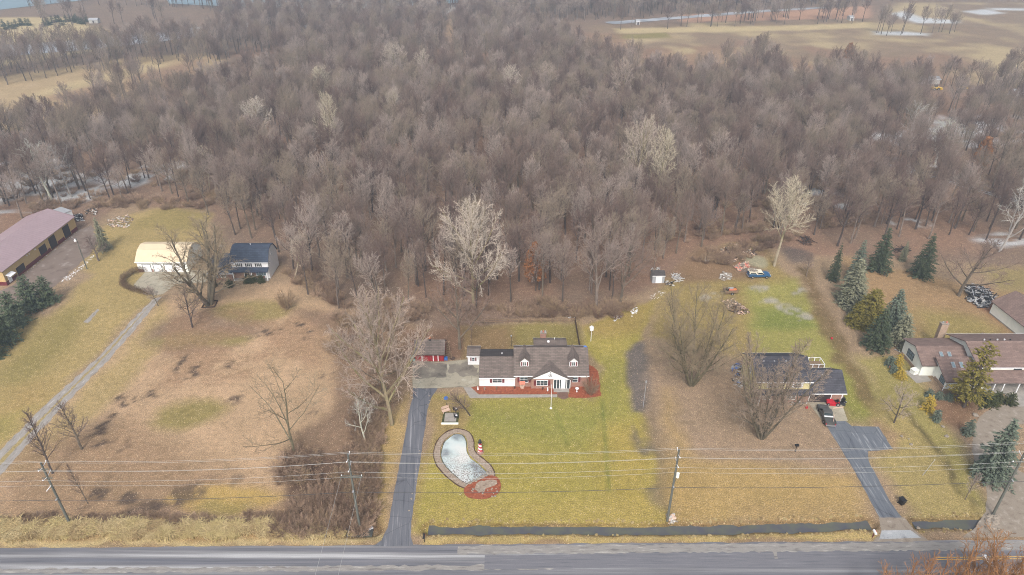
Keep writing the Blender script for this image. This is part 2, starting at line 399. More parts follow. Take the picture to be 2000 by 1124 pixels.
# debris yard and back lawn
paint([(1290, 560), (1370, 490), (1480, 470), (1560, 560), (1540, 690), (1440, 700), (1270, 660)], S(164, 146, 96), 3)
paint([(1370, 480), (1500, 490), (1480, 545), (1330, 550), (1300, 540)], S(140, 112, 94), 3, .8)
paint([(1450, 560), (1560, 545), (1650, 690), (1760, 820), (1700, 830), (1640, 790), (1560, 690), (1480, 690)], S(162, 158, 92), 3)
paint([(1480, 608), (1560, 600), (1600, 640), (1540, 650), (1490, 640)], S(128, 140, 70), 3, .8)
paint([(1620, 740), (1660, 730), (1740, 830), (1650, 830)], S(142, 144, 72), 3, .7)
for a, b in ((1500, 590), (1530, 600), (1545, 610), (1480, 560), (1560, 568), (1380, 580), (1572, 620)): blob(a, b, 2.6, 1.5, S(176, 172, 166), .8, .8, .4, patch=(1.6, .35, .5, a))
blob(1480, 510, 3, 3.5, S(180, 176, 150), 1, .9); blob(1470, 530, 4, 1.5, S(140, 132, 130), 1, .8); blob(1560, 498, 4, 5, S(108, 98, 96), 2, .8)
paint([(1560, 520), (1580, 520), (1640, 640), (1700, 760), (1800, 900), (1940, 1010), (1900, 1010), (1740, 870), (1640, 720), (1590, 620)], S(128, 108, 78), 1.6, .85, patch=(5, .3, .5, 77))
# far right yards
paint([(1640, 500), (1900, 560), (2200, 600), (2200, 700), (1780, 700), (1680, 640)], S(170, 142, 108), 3)
paint([(1790, 600), (1920, 620), (2000, 690), (1900, 690), (1790, 660)], S(160, 146, 92), 5, .9)
paint([(1900, 520), (2100, 530), (2100, 580), (1960, 570)], OLIVE, 4, .7)
paint([(1680, 700), (1790, 700), (1830, 800), (1900, 900), (1940, 1010), (1800, 940), (1740, 830)], S(162, 152, 96), 3)
paint([(1700, 790), (1760, 790), (1880, 960), (1930, 1030), (1790, 1030), (1750, 960), (1710, 900)], S(174, 158, 106), 3)
paint([(1800, 775), (1900, 760), (1920, 800), (1890, 850), (1830, 820)], S(140, 110, 88), 2, .9)
paint([(1765, 800), (1776, 800), (1850, 900), (1908, 985), (1890, 985), (1828, 900)], S(104, 94, 66), 1.2, .8, patch=(4, .3, .5, 91))
paint([(1700, 820), (1760, 850), (1750, 880), (1700, 880)], S(164, 138, 112), 2, .8)
paint([(1930, 560), (1990, 640), (1960, 630), (1900, 590)], S(160, 112, 84), 2, .8)
# verges
paint([(-300, 1044), (560, 1044), (760, 1046), (730, 1068), (-300, 1076)], S(200, 182, 138), .8)
paint([(-300, 1018), (560, 1012), (560, 1046), (-300, 1050)], S(176, 148, 104), 1.5)
paint([(560, 900), (700, 880), (740, 1040), (545, 1044)], S(112, 92, 80), 2, .9)
paint([(825, 1042), (1715, 1036), (1715, 1058), (825, 1066)], S(192, 172, 118), .8)
paint([(-300, 1066), (2300, 1050), (2300, 1057), (-300, 1076)], S(150, 126, 102), .7, .8)

# ditch and pond hollows
ditches = [px_poly([(836, 1034), (1200, 1034), (1300, 1036), (1500, 1031), (1700, 1024)]), px_poly([(1786, 1023), (1930, 1021)]), px_poly([(560, 1034), (728, 1036)])]
GZ = np.zeros(GX.shape)
def line_d(X, Y, pl):
    d = np.full(X.shape, 1e9)
    for (x0, y0), (x1, y1) in zip(pl[:-1], pl[1:]):
        ex, ey = x1 - x0, y1 - y0; t = np.clip(((X - x0) * ex + (Y - y0) * ey) / (ex * ex + ey * ey), 0, 1)
        d = np.minimum(d, np.hypot(X - x0 - t * ex, Y - y0 - t * ey))
    return d
fr = (slice(*np.searchsorted(ys, [60, 100])), slice(*np.searchsorted(xs, [-60, 90])))
for k, dl in enumerate(ditches):
    d = line_d(GX[fr], GY[fr], dl) + (fbm(GX[fr], GY[fr], 2.5, 41) - .5) * 1.0
    w = np.clip((1.2 - d) / .7, 0, 1); w = w * w * (3 - 2 * w)
    GZ[fr] -= .6 * w
    e = np.clip(1 - np.abs(d - .95) / .55, 0, 1)[..., None] * .85
    COLG[fr] = COLG[fr] * (1 - e) + np.array(S(112, 90, 64)) * e
pond_px = [(888, 845), (905, 848), (912, 862), (911, 878), (918, 893), (935, 905), (952, 922), (955, 930), (938, 938), (915, 946), (900, 938), (880, 921), (864, 903), (860, 885), (866, 862)]
pond = px_poly(pond_px)
d = sdist(GX[fr], GY[fr], pond)
GZ[fr] -= .5 * np.clip((d + .3) / .8, 0, 1)

def grid_object():
    ny, nx = GX.shape
    me = bpy.data.meshes.new('ground')
    idx = np.arange(ny * nx).reshape(ny, nx)
    q = np.stack([idx[:-1, :-1], idx[:-1, 1:], idx[1:, 1:], idx[1:, :-1]], -1).reshape(-1, 4)
    me.vertices.add(ny * nx); me.vertices.foreach_set('co', np.stack([GX, GY, GZ], -1).astype(np.float32).ravel())
    me.loops.add(q.size); me.loops.foreach_set('vertex_index', q.astype(np.int32).ravel())
    me.polygons.add(len(q)); me.polygons.foreach_set('loop_start', np.arange(0, q.size, 4, dtype=np.int32)); me.polygons.foreach_set('loop_total', np.full(len(q), 4, dtype=np.int32))
    me.update(calc_edges=True)
    a = me.color_attributes.new('soil', 'FLOAT_COLOR', 'POINT')
    a.data.foreach_set('color', np.concatenate([COLG, np.ones(GX.shape + (1,))], -1).astype(np.float32).ravel())
    m, nt, b = newmat('ground_cover')
    at = nt.nodes.new('ShaderNodeAttribute'); at.attribute_name = 'soil'
    co = objco(nt)
    n0 = noise(nt, .12, 6, co, .6); n1 = noise(nt, .9, 8, co, .7); n2 = noise(nt, 5, 8, co, .8)
    c = mixc(nt, at.outputs['Color'], ramp(nt, n0, [(.3, (.90, .90, .86)), (.7, (1.12, 1.10, 1.08))]), 1, 'MULTIPLY')
    c = mixc(nt, c, ramp(nt, n1, [(.32, (.78, .77, .72)), (.5, (1, 1, 1)), (.7, (1.22, 1.18, 1.12))]), 1, 'MULTIPLY')
    c = mixc(nt, c, ramp(nt, n2, [(.36, (.42, .40, .38)), (.5, (1, 1, 1)), (.64, (1.6, 1.55, 1.5))]), 1, 'MULTIPLY')
    v = nt.nodes.new('ShaderNodeTexVoronoi'); v.inputs['Scale'].default_value = 3.2; nt.links.new(co, v.inputs['Vector'])   # fallen leaves
    lf = ramp(nt, v.outputs['Distance'], [(.16, (1, 1, 1)), (.24, (0, 0, 0))])
    thin = nt.nodes.new('ShaderNodeMath'); thin.operation = 'MULTIPLY'; nt.links.new(lf, thin.inputs[0])
    nt.links.new(ramp(nt, n1, [(.35, (0,) * 3), (.6, (.9,) * 3)]), thin.inputs[1])
    c = mixc(nt, c, S(222, 200, 170, .75), thin.outputs[0])
    nt.links.new(c, b.inputs['Base Color']); b.inputs['Roughness'].default_value = 1; b.inputs['Specular IOR Level'].default_value = .05
    bump(nt, b, n2, .5, .12)
    me.materials.append(m)
    me.shade_smooth()
    o = bpy.data.objects.new('ground', me); COL.objects.link(o)
    return tag(o, kind='structure')
grid_object()

# ------------------------------------------------------------------ flat sheets: road, drives, paths, water
def ragged(P, step, jit, seed=0):
    g = random.Random(seed); out = []
    for i in range(len(P)):
        a, b = P[i], P[(i + 1) % len(P)]; L = math.hypot(b[0] - a[0], b[1] - a[1]); n = max(1, int(L / step))
        nx, ny = -(b[1] - a[1]) / (L + 1e-9), (b[0] - a[0]) / (L + 1e-9)
        for k in range(n):
            t = k / n; j = g.uniform(-jit, jit) if k else g.uniform(-jit, jit) * .4
            out.append((a[0] + (b[0] - a[0]) * t + nx * j, a[1] + (b[1] - a[1]) * t + ny * j))
    return out
def smooth_closed(P, it=2):
    for _ in range(it):
        Q = []
        for i in range(len(P)):
            a, b = P[i], P[(i + 1) % len(P)]
            Q += [(a[0] * .75 + b[0] * .25, a[1] * .75 + b[1] * .25), (a[0] * .25 + b[0] * .75, a[1] * .25 + b[1] * .75)]
        P = Q
    return P
def sheet(name, P, z, mat, jit=.12, step=.7, kind='structure', thick=0.0, seed=0, label=None, cat=None, group=None):
    P = ragged(P, step, jit, seed) if jit else P
    mb = MB()
    if thick: mb.slab([(x, y, z) for x, y in P], thick)
    else: mb.add([(x, y, z) for x, y in P], [tuple(range(len(P)))])
    o = mb.build(name, mat)
    if not thick:
        pass
    return tag(o, label, cat, group, kind)

def roadmat():
    m, nt, b = newmat('road_asphalt')
    co = objco(nt)
    tracks = noise(nt, 1, 5, co, .55, (.01, .75, 1))
    streak = noise(nt, 1, 8, co, .7, (.06, 3.2, 1))
    fine = noise(nt, 9, 6, co, .75)
    c = ramp(nt, tracks, [(.34, S(116, 118, 128)), (.48, S(134, 134, 140)), (.56, S(160, 160, 163)), (.66, S(196, 197, 200))])
    c = mixc(nt, c, ramp(nt, streak, [(.33, (.72,) * 3), (.5, (1,) * 3), (.68, (1.3,) * 3)]), 1, 'MULTIPLY')
    c = mixc(nt, c, ramp(nt, fine, [(.3, (.85,) * 3), (.7, (1.15,) * 3)]), 1, 'MULTIPLY')
    nt.links.new(c, b.inputs['Base Color']); b.inputs['Roughness'].default_value = .9; b.inputs['Specular IOR Level'].default_value = .2
    return m
M['road'] = roadmat()
a0, a1 = G(0, 1071), G(1900, 1056)
rdir = ((a1[0] - a0[0]) / (a1[0] - a0[0]), (a1[1] - a0[1]) / (a1[0] - a0[0]))
def ry(x): return a0[1] + (x - a0[0]) * rdir[1]
sheet('road', [(-400, ry(-400)), (400, ry(400)), (400, ry(400) - 11.5), (-400, ry(-400) - 11.5)], .012, M['road'], .1, 1.2)
M['shoulder'] = stripmat('road_shoulder_dust', S(164, 160, 156), S(196, 192, 186), S(126, 122, 120), (.4, 2, 1), 1.2)
def ribbon(name, x0, x1, off0, off1, z, mat, jit=.1, step=.8, seed=1, **k):
    return sheet(name, [(x0, ry(x0) - off0), (x1, ry(x1) - off0), (x1, ry(x1) - off1), (x0, ry(x0) - off1)], z, mat, jit, step, seed=seed, **k)
ribbon('road_patch', -8, 78, .25, 1.75, .018, M['shoulder'], .16, .6, 4)
ribbon('road_patch', -82, 6, 3.6, 4.4, .018, M['shoulder'], .2, .8, 5)
M['roadnew'] = stripmat('newer_asphalt', S(132, 132, 139), S(150, 150, 156), S(114, 115, 123), (.12, 2.5, 1), 1.4)
ribbon('road_patch', -4, 82, 1.95, 4.3, .020, M['roadnew'], .06, 1.2, 6)
M['yellowpaint'] = surf('road_yellow_paint', (.60, .36, .07), .25, 6, .8)
M['whitepaint'] = surf('road_white_paint', (.62, .62, .62), .3, 5, .8)
ribbon('road_marking', 62, 90, 2.9, 3.02, .026, M['yellowpaint'], .015)
ribbon('road_marking', 62, 90, 3.25, 3.37, .026, M['yellowpaint'], .015, seed=9)
sheet('road_marking', px_poly([(1918, 1084), (1926, 1084), (1942, 1108), (1935, 1108)]), .027, M['whitepaint'], .05, .4)
sheet('road_patch', px_poly([(1507, 1068), (1514, 1068), (1520, 1092), (1513, 1092)]), .024, M['shoulder'], .08, .4, seed=3)

_a, _b = G(1635, 830), G(1740, 1010)
DROT = math.atan2(_b[0] - _a[0], _a[1] - _b[1]) + 0.0      # turns the lane's own direction onto y
M['drive'] = stripmat('driveway_asphalt', S(122, 124, 132), S(168, 168, 174), S(92, 94, 104), (1.5, .06, 1), 1.3, crack=True, rot=-.10)
M['drive2'] = stripmat('old_driveway_asphalt', S(122, 128, 137), S(178, 182, 186), S(92, 96, 108), (1.5, .10, 1), 1.3, crack=True, rot=DROT)
M['concrete'] = stripmat('driveway_concrete', S(188, 180, 160), S(206, 200, 182), S(130, 122, 110), (1, 1, 1), .35, crack=True)
M['concretedark'] = stripmat('stained_concrete', S(150, 142, 130), S(182, 174, 156), S(112, 104, 96), (1, 1, 1), .4)
M['gravel'] = stripmat('lane_gravel', S(176, 170, 164), S(202, 198, 194), S(140, 130, 118), (1, .3, 1), 1.6)
M['graveldirt'] = stripmat('drive_gravel_dirt', S(166, 154, 140), S(190, 180, 168), S(140, 126, 112), (1, 1, 1), .9)
M['mulch'] = stripmat('red_mulch', S(170, 94, 66), S(192, 130, 98), S(118, 70, 54), (1, 1, 1), 2.5)
M['pebble'] = stripmat('pebble_border', S(180, 162, 144), S(206, 192, 176), S(136, 114, 98), (1, 1, 1), 3)
M['mud'] = stripmat('wet_mud', S(112, 106, 104), S(140, 134, 132), S(90, 84, 80), (1, 1, 1), 1)
sheet('driveway', px_poly([(807, 759), (855, 759), (842, 778), (835, 800), (824, 880), (812, 960), (803, 1020), (802, 1048), (808, 1066), (728, 1068), (745, 1056), (758, 1030), (772, 950), (786, 880), (800, 800), (806, 778)]), .03, M['drive'], .06, .9, seed=2)
sheet('driveway_concrete', px_poly([(806, 706), (862, 708), (915, 702), (936, 715), (936, 755), (905, 757), (806, 759)]), .022, M['concrete'], .05, 1.5)
sheet('driveway_concrete', px_poly([(807, 707), (860, 709), (872, 712), (872, 738), (809, 740)]), .030, M['concretedark'], .25, .8, seed=5)
sheet('driveway_concrete', px_poly([(876, 712), (914, 708), (934, 720), (934, 733), (905, 737), (890, 727), (876, 730)]), .030, M['concretedark'], .3, .7, seed=7)
sheet('path', px_poly([(905, 757), (920, 757), (934, 771), (1088, 771), (1088, 776.5), (918, 778)]), .026, M['concrete_light'], .02, 2)
sheet('path', px_poly([(1088, 757), (1109, 757), (1110, 778), (1100, 781), (1089, 776)]), .028, stripmat('brick_pavers', S(134, 104, 92), S(150, 120, 108), S(112, 86, 76), (1, 1, 1), 3), .03, 1)
sheet('mulch_bed', px_poly([(920, 757), (936, 754), (1003, 756), (1036, 756), (1111, 756), (1088, 757), (1088, 770.5), (936, 770.5)]), .034, M['mulch'], .06, .6)
sheet('mulch_bed', px_poly([(1111, 757), (1146, 752), (1146, 712), (1158, 716), (1168, 726), (1172, 750), (1174, 774), (1140, 778), (1111, 777)]), .034, M['mulch'], .15, .7, seed=3)
sheet('driveway', px_poly([(1608, 823), (1652, 823), (1664, 833), (1716, 834), (1744, 878), (1696, 882), (1696, 900), (1712, 930), (1738, 980), (1762, 1012), (1718, 1012), (1690, 960), (1660, 905), (1628, 855)]), .030, M['drive2'], .08, .9, seed=8)
sheet('driveway_concrete', px_poly([(1577, 785), (1643, 787), (1656, 823), (1606, 823)]), .036, M['concrete'], .03, 2)
sheet('driveway', px_poly([(1716, 1011), (1765, 1011), (1785, 1036), (1805, 1050), (1815, 1058), (1705, 1059), (1722, 1040)]), .034, M['graveldirt'], .1, .7, seed=4)
sheet('driveway_concrete', px_poly([(1722, 1037), (1778, 1036), (1799, 1051), (1717, 1054)]), .040, stripmat('worn_concrete_apron', S(192, 196, 200), S(205, 208, 212), S(132, 134, 140), (1, 1, 1), .6), .03, 1.5)
sheet('gravel_lane', px_poly([(300, 584), (316, 580), (290, 612), (215, 700), (110, 808), (30, 895), (-120, 1065), (-170, 1065), (0, 880), (90, 790), (190, 700), (262, 622)]), .022, M['gravel'], .22, .9)
sheet('grass_strip', px_poly([(284, 606), (287, 604), (205, 697), (103, 800), (20, 888), (-140, 1060), (-145, 1058), (12, 886), (98, 800), (200, 697)]), .030, surf('lane_centre_grass', YEL, .35, 3, 1), .12, .8)
sheet('parking_pad', px_poly([(262, 556), (285, 530), (372, 528), (420, 529), (400, 552), (345, 555), (318, 575), (300, 578), (292, 572), (262, 562)]), .034, M['concrete'], .05, 1.4, seed=6)
sheet('gravel_yard', px_poly([(-200, 700), (-60, 600), (20, 560), (152, 452), (180, 440), (190, 470), (175, 500), (120, 545), (60, 600), (0, 640), (-200, 820)]), .022, stripmat('yard_dirt_gravel', S(144, 128, 118), S(170, 158, 150), S(112, 96, 86), (1, 1, 1), .35), .5, 1.2)
sheet('ground_patch', px_poly([(163, 630), (190, 604), (194, 606), (172, 631)]), .020, M['gravel'], .2, .6)
loopo = [(2100, 770), (1990, 784), (1935, 798), (1912, 815), (1900, 845), (1898, 880), (1905, 905), (1920, 935), (1928, 960), (1925, 1000), (1905, 1030), (1880, 1050), (2200, 1050), (2200, 980), (2050, 950), (1990, 920), (1965, 880), (1968, 850), (1990, 830), (2100, 815)]
sheet('gravel_drive', px_poly(loopo), .024, M['graveldirt'], .12, 1)
sheet('patio', px_poly([(1765, 725), (1800, 722), (1820, 745), (1790, 749)]), .03, M['concrete_light'], .02, 2)
sheet('path', px_poly([(1962, 770), (2010, 768), (2060, 790), (1990, 795)]), .034, M['concrete_light'], .02, 2)
sheet('path', px_poly([(940, 9), (900, 16), (868, 30), (860, 24), (886, 10), (930, 4)]), .3, M['gravel'], .8, 6)

# water and ice
def watermat(name, col, rough, alt=None, scale=.6):
    m, nt, b = newmat(name)
    f = noise(nt, scale, 6, objco(nt), .6)
    nt.links.new(ramp(nt, f, [(.35, col), (.62, alt or col)]), b.inputs['Base Color'])
    b.inputs['Roughness'].default_value = rough; b.inputs['Specular IOR Level'].default_value = .5
    bump(nt, b, noise(nt, 2.5, 4, objco(nt)), .12, .05)
    return m
M['ditchwater'] = watermat('ditch_water', S(98, 98, 106, .58), .14, S(112, 114, 100, .58), .5)
M['lakewater'] = watermat('lake_water', S(130, 165, 180, .5), .3, S(150, 180, 192, .5), .01)
for dl, nm in zip(ditches, ('', '', '')):
    up = [(x, y + 2.0) for x, y in dl]; dn = [(x, y - 2.0) for x, y in dl][::-1]
    sheet('ditch_water', up + dn, -.34, M['ditchwater'], 0)
def icemat():
    m, nt, b = newmat('pond_ice')
    co = objco(nt)
    f = noise(nt, .28, 5, co, .5); g = noise(nt, 4.5, 8, co, .75); w = noise(nt, .35, 3, co, .5)
    c = ramp(nt, f, [(.32, S(138, 146, 152, .7)), (.47, S(206, 220, 220, .72)), (.62, S(228, 229, 226, .72))])
    sx = nt.nodes.new('ShaderNodeSeparateXYZ'); nt.links.new(co, sx.inputs[0])
    mr = nt.nodes.new('ShaderNodeMapRange'); mr.inputs[1].default_value = 89.0; mr.inputs[2].default_value = 82.5; nt.links.new(sx.outputs[1], mr.inputs[0])
    th = nt.nodes.new('ShaderNodeMath'); th.operation = 'MULTIPLY'; nt.links.new(mr.outputs[0], th.inputs[0]); nt.links.new(ramp(nt, g, [(.50, (0,) * 3), (.54, (.9,) * 3)]), th.inputs[1])
    c = mixc(nt, c, S(112, 84, 70), th.outputs[0])
    nt.links.new(c, b.inputs['Base Color']); b.inputs['Roughness'].default_value = .35
    return m
M['ice'] = icemat()
cxp = sum(p[0] for p in pond) / len(pond); cyp = sum(p[1] for p in pond) / len(pond)
def outset(P, d):
    out = []; n = len(P)
    for i in range(n):
        a, b, c = P[i - 1], P[i], P[(i + 1) % n]
        tx, ty = c[0] - a[0], c[1] - a[1]; L = math.hypot(tx, ty)
        out.append((b[0] + ty / L * d * (1), b[1] - tx / L * d))
    return out
area = sum(pond[i][0] * pond[(i + 1) % len(pond)][1] - pond[(i + 1) % len(pond)][0] * pond[i][1] for i in range(len(pond)))
sgn = 1 if area > 0 else -1
sheet('pond_edge_water', smooth_closed(outset(pond, sgn * .3)), -.2, M['ditchwater'], 0)
sheet('pond_ice', smooth_closed(outset(pond, -sgn * .12)), -.18, M['ice'], .12, .5)
def ring_mesh(name, P, d0, d1, z, thick, mat, jit=0.1, seed=0):
    A = smooth_closed(outset(P, d0), 2); B = smooth_closed(outset(P, d1), 2); n = len(A); g = random.Random(seed)
    B = [(x + g.uniform(-jit, jit), y + g.uniform(-jit, jit)) for x, y in B]
    mb = MB(); vs = [(x, y, z) for x, y in A] + [(x, y, z) for x, y in B] + [(x, y, z - thick) for x, y in A] + [(x, y, z - thick) for x, y in B]
    fs = []
    for i in range(n):
        j = (i + 1) % n; fs += [(i, j, n + j, n + i), (2 * n + i, 3 * n + i, 3 * n + j, 2 * n + j), (i, 2 * n + i, 2 * n + j, j), (n + i, n + j, 3 * n + j, 3 * n + i)]
    mb.add(vs, fs); return tag(mb.build(name, mat), kind='structure')
ring_mesh('pebble_path', pond, sgn * .15, sgn * 1.2, .05, .3, M['pebble'])
ring_mesh('path_edging', pond, sgn * 1.21, sgn * 1.36, .12, .2, surf('dark_edging', S(98, 74, 62), .3, 3), .05, 3)
mpatch = px_poly([(908, 950), (938, 938), (958, 928), (975, 935), (980, 955), (970, 970), (945, 977), (920, 976), (905, 966)])
sheet('mulch_bed', smooth_closed(mpatch, 1), .13, M['mulch'], .12, .6, seed=11)
sheet('pebble_path', smooth_closed(px_poly([(925, 950), (945, 938), (968, 938), (972, 948), (950, 955), (946, 962), (932, 964)]), 1), .17, M['pebble'], .3, .4, seed=12)
for P, nm in (([(-500, 22), (0, 20), (120, 6), (180, 0), (240, -14), (200, -60), (-900, -60)], ''), ([(330, 8), (500, 16), (700, 17), (960, 3), (1400, -4), (1500, -40), (300, -60)], ''), ):
    sheet('lake', px_poly(P), .25, M['lakewater'], 0)
M['creek'] = watermat('creek_ice', S(150, 158, 170, .5), .5, S(206, 212, 220, .6), .06)
for P in ([(60, 86), (160, 78), (300, 66), (420, 50), (500, 44), (500, 50), (330, 80), (150, 100), (0, 112), (-200, 120), (-200, 104)], [(1180, 44), (1500, 20), (1620, 14), (1620, 16.5), (1500, 24), (1200, 48)], [(560, 52), (640, 48), (640, 52), (560, 57)]):
    sheet('frozen_creek', px_poly(P), .2, M['creek'], 1.2, 5)
# ------------------------------------------------------------------ trees
def barkmat(name, lo, hi, var=.3, mossy=None):
    m, nt, b = newmat(name)
    oi = nt.nodes.new('ShaderNodeObjectInfo')
    f = noise(nt, 1.3, 4, objco(nt), .6)
    mid = tuple((a_ * 1.04 + b_) / 2 * k for a_, b_, k in zip(lo, hi, (.98, 1.0, .90)))
    dk = tuple(a_ * k for a_, k in zip(lo, (.82, .78, .80)))
    rp = nt.nodes.new('ShaderNodeValToRGB'); rp.color_ramp.interpolation = 'CONSTANT'
    e = rp.color_ramp.elements
    while len(e) < 5: e.new(.5)
    for k, (p_, c_) in enumerate(((0, dk), (.18, lo), (.45, mid), (.68, lo if lo == hi else tuple((x + y) / 2 for x, y in zip(lo, hi))), (.86, hi))): e[k].position = p_; e[k].color = (*c_, 1)
    nt.links.new(oi.outputs['Random'], rp.inputs[0]); c = rp.outputs[0]
    c = mixc(nt, c, ramp(nt, f, [(.3, (1 - var,) * 3), (.7, (1 + var,) * 3)]), 1, 'MULTIPLY')
    if mossy: c = mixc(nt, c, mossy, ramp(nt, noise(nt, .5, 3, objco(nt)), [(.45, (0,) * 3), (.6, (.7,) * 3)]))
    nt.links.new(c, b.inputs['Base Color']); b.inputs['Roughness'].default_value = 1; b.inputs['Specular IOR Level'].default_value = .1
    return m
M['bark'] = barkmat('grey_brown_bark', S(108, 98, 92), S(150, 136, 126))
M['twig'] = barkmat('bare_twigs', S(150, 130, 119, .64), S(182, 166, 156, .68), .2)
M['palebark'] = barkmat('pale_bark', S(176, 160, 134), S(196, 182, 160), .2, S(150, 146, 96))
M['paletwig'] = barkmat('pale_twigs', S(204, 190, 174, .70), S(220, 208, 194, .70), .15)
M['whitebark'] = barkmat('white_bark', S(206, 204, 196), S(222, 220, 212), .12)
M['olivebark'] = barkmat('olive_grey_bark', S(122, 114, 98), S(140, 130, 112), .25)
M['olivetwig'] = barkmat('grey_tan_twigs', S(160, 142, 122), S(176, 158, 140), .2)
M['brush'] = barkmat('brown_brush', S(152, 128, 108, .72), S(182, 156, 134, .72), .3)
M['rust'] = barkmat('rusty_leaves', S(182, 128, 84), S(198, 144, 98), .25)
M['orangebrush'] = barkmat('orange_brown_twigs', S(170, 122, 82), S(188, 140, 98), .3)
M['hedgetwig'] = barkmat('hedge_twigs', S(120, 98, 84), S(134, 110, 94), .2)
M['strawblade'] = barkmat('dry_straw', S(208, 186, 138, .72), S(222, 202, 156, .72), .15)
def needlemat(name, lo, hi):
    m, nt, b = newmat(name)
    f = noise(nt, .9, 5, objco(nt), .7); g = noise(nt, 7, 3, objco(nt), .7)
    c = ramp(nt, f, [(.32, lo), (.66, hi)])
    c = mixc(nt, c, ramp(nt, g, [(.3, (.6,) * 3), (.7, (1.4,) * 3)]), 1, 'MULTIPLY')
    nt.links.new(c, b.inputs['Base Color']); b.inputs['Roughness'].default_value = .9; b.inputs['Specular IOR Level'].default_value = .15
    return m
M['spruce'] = needlemat('blue_spruce_needles', S(88, 102, 90), S(134, 144, 124))
M['greyspruce'] = needlemat('grey_green_needles', S(118, 122, 98), S(166, 164, 136))
M['darkspruce'] = needlemat('dark_spruce_needles', S(64, 78, 60), S(98, 106, 80))
M['olivespruce'] = needlemat('yellow_green_needles', S(118, 110, 50), S(150, 138, 68))
M['pine'] = needlemat('evergreen_needles', S(78, 94, 74), S(116, 126, 96))
M['gold'] = needlemat('golden_needles', S(176, 152, 60), S(206, 178, 80))
M['boxwood'] = needlemat('boxwood_leaves', S(66, 74, 44), S(92, 94, 58))

UP = (0, 0, 1)
def unit(v):
    l = math.sqrt(v[0] * v[0] + v[1] * v[1] + v[2] * v[2]) or 1; return (v[0] / l, v[1] / l, v[2] / l)
def cross(a, b): return (a[1] * b[2] - a[2] * b[1], a[2] * b[0] - a[0] * b[2], a[0] * b[1] - a[1] * b[0])
class Tree:
    """Recursive bare tree. p: per-level lists seg, nc, start, angle, ratio, wander, trop."""
    def __init__(s, seed, **p):
        s.g = random.Random(seed); s.p = p; s.segs = []; s.env = None; s.ph = s.g.uniform(0, 6)
    def grow(s, P, d, L, r, lv):
        p = s.p; g = s.g; n = p['seg'][lv]; pts = [P]; ds = [d]; rs = [r]
        end = p['end'][lv]
        for i in range(n):
            w = p['wander'][lv]; t = p['trop'][lv]
            d = unit((d[0] + g.uniform(-w, w), d[1] + g.uniform(-w, w), d[2] + g.uniform(-w, w) + t))
            Q = (P[0] + d[0] * L / n, P[1] + d[1] * L / n, P[2] + d[2] * L / n)
            if lv and s.env:                                  # the crown keeps inside a lumpy rounded outline
                cx, cz, ex, ez = s.env; az_ = math.atan2(Q[1], Q[0])
                lump = 1 + .10 * math.sin(3 * az_ + s.ph) + .08 * math.sin(5 * az_ + Q[2] * .7 + s.ph * 2)
                if (Q[0] * Q[0] + Q[1] * Q[1]) / (ex * ex) + ((Q[2] - cz) / ez) ** 2 > lump: break
            r1 = r + (rs[0] * end - rs[0]) / n
            s.segs.append((*P, *Q, r, max(r1, .004), lv)); P = Q; r = r1; pts.append(P); ds.append(d); rs.append(r)
        if len(pts) < 2: return
        n = len(pts) - 1; L = L * n / p['seg'][lv] if n < p['seg'][lv] else L
        if lv + 1 >= len(p['seg']): return
        k = p['nc'][lv]; st = p['start'][lv]; az = g.uniform(0, 6.28)
        for j in range(k):
            t = st + (1 - st) * (j + g.random()) / k
            u = min(n - 1e-6, t * n); i = int(u); f = u - i
            A, B = pts[i], pts[i + 1]; q = (A[0] + (B[0] - A[0]) * f, A[1] + (B[1] - A[1]) * f, A[2] + (B[2] - A[2]) * f)
            dd = ds[i + 1]; az += 2.4 + g.uniform(-.5, .5)
            a = cross(dd, UP if abs(dd[2]) < .95 else (1, 0, 0)); a = unit(a); b = cross(dd, a)
            th = p['angle'][lv] * g.uniform(.75, 1.25) * (1 - p.get('narrow', .35) * (t - st) / (1 - st + 1e-6) * (lv == 0))
            ca, sa = math.cos(az), math.sin(az); c, sn = math.cos(th), math.sin(th)
            nd = unit((dd[0] * c + (a[0] * ca + b[0] * sa) * sn, dd[1] * c + (a[1] * ca + b[1] * sa) * sn, dd[2] * c + (a[2] * ca + b[2] * sa) * sn))
            tt = (t - st) / (1 - st + 1e-6)
            sh = p['shape'](tt) if lv == 0 else 1 - .45 * tt
            s.grow(q, nd, L * p['ratio'][lv] * sh * g.uniform(.75, 1.2), max(p['rmin'][lv], min(rs[i] * .75, rs[i] * p['rr'][lv])), lv + 1)
    def arrays(s): return np.array(s.segs)
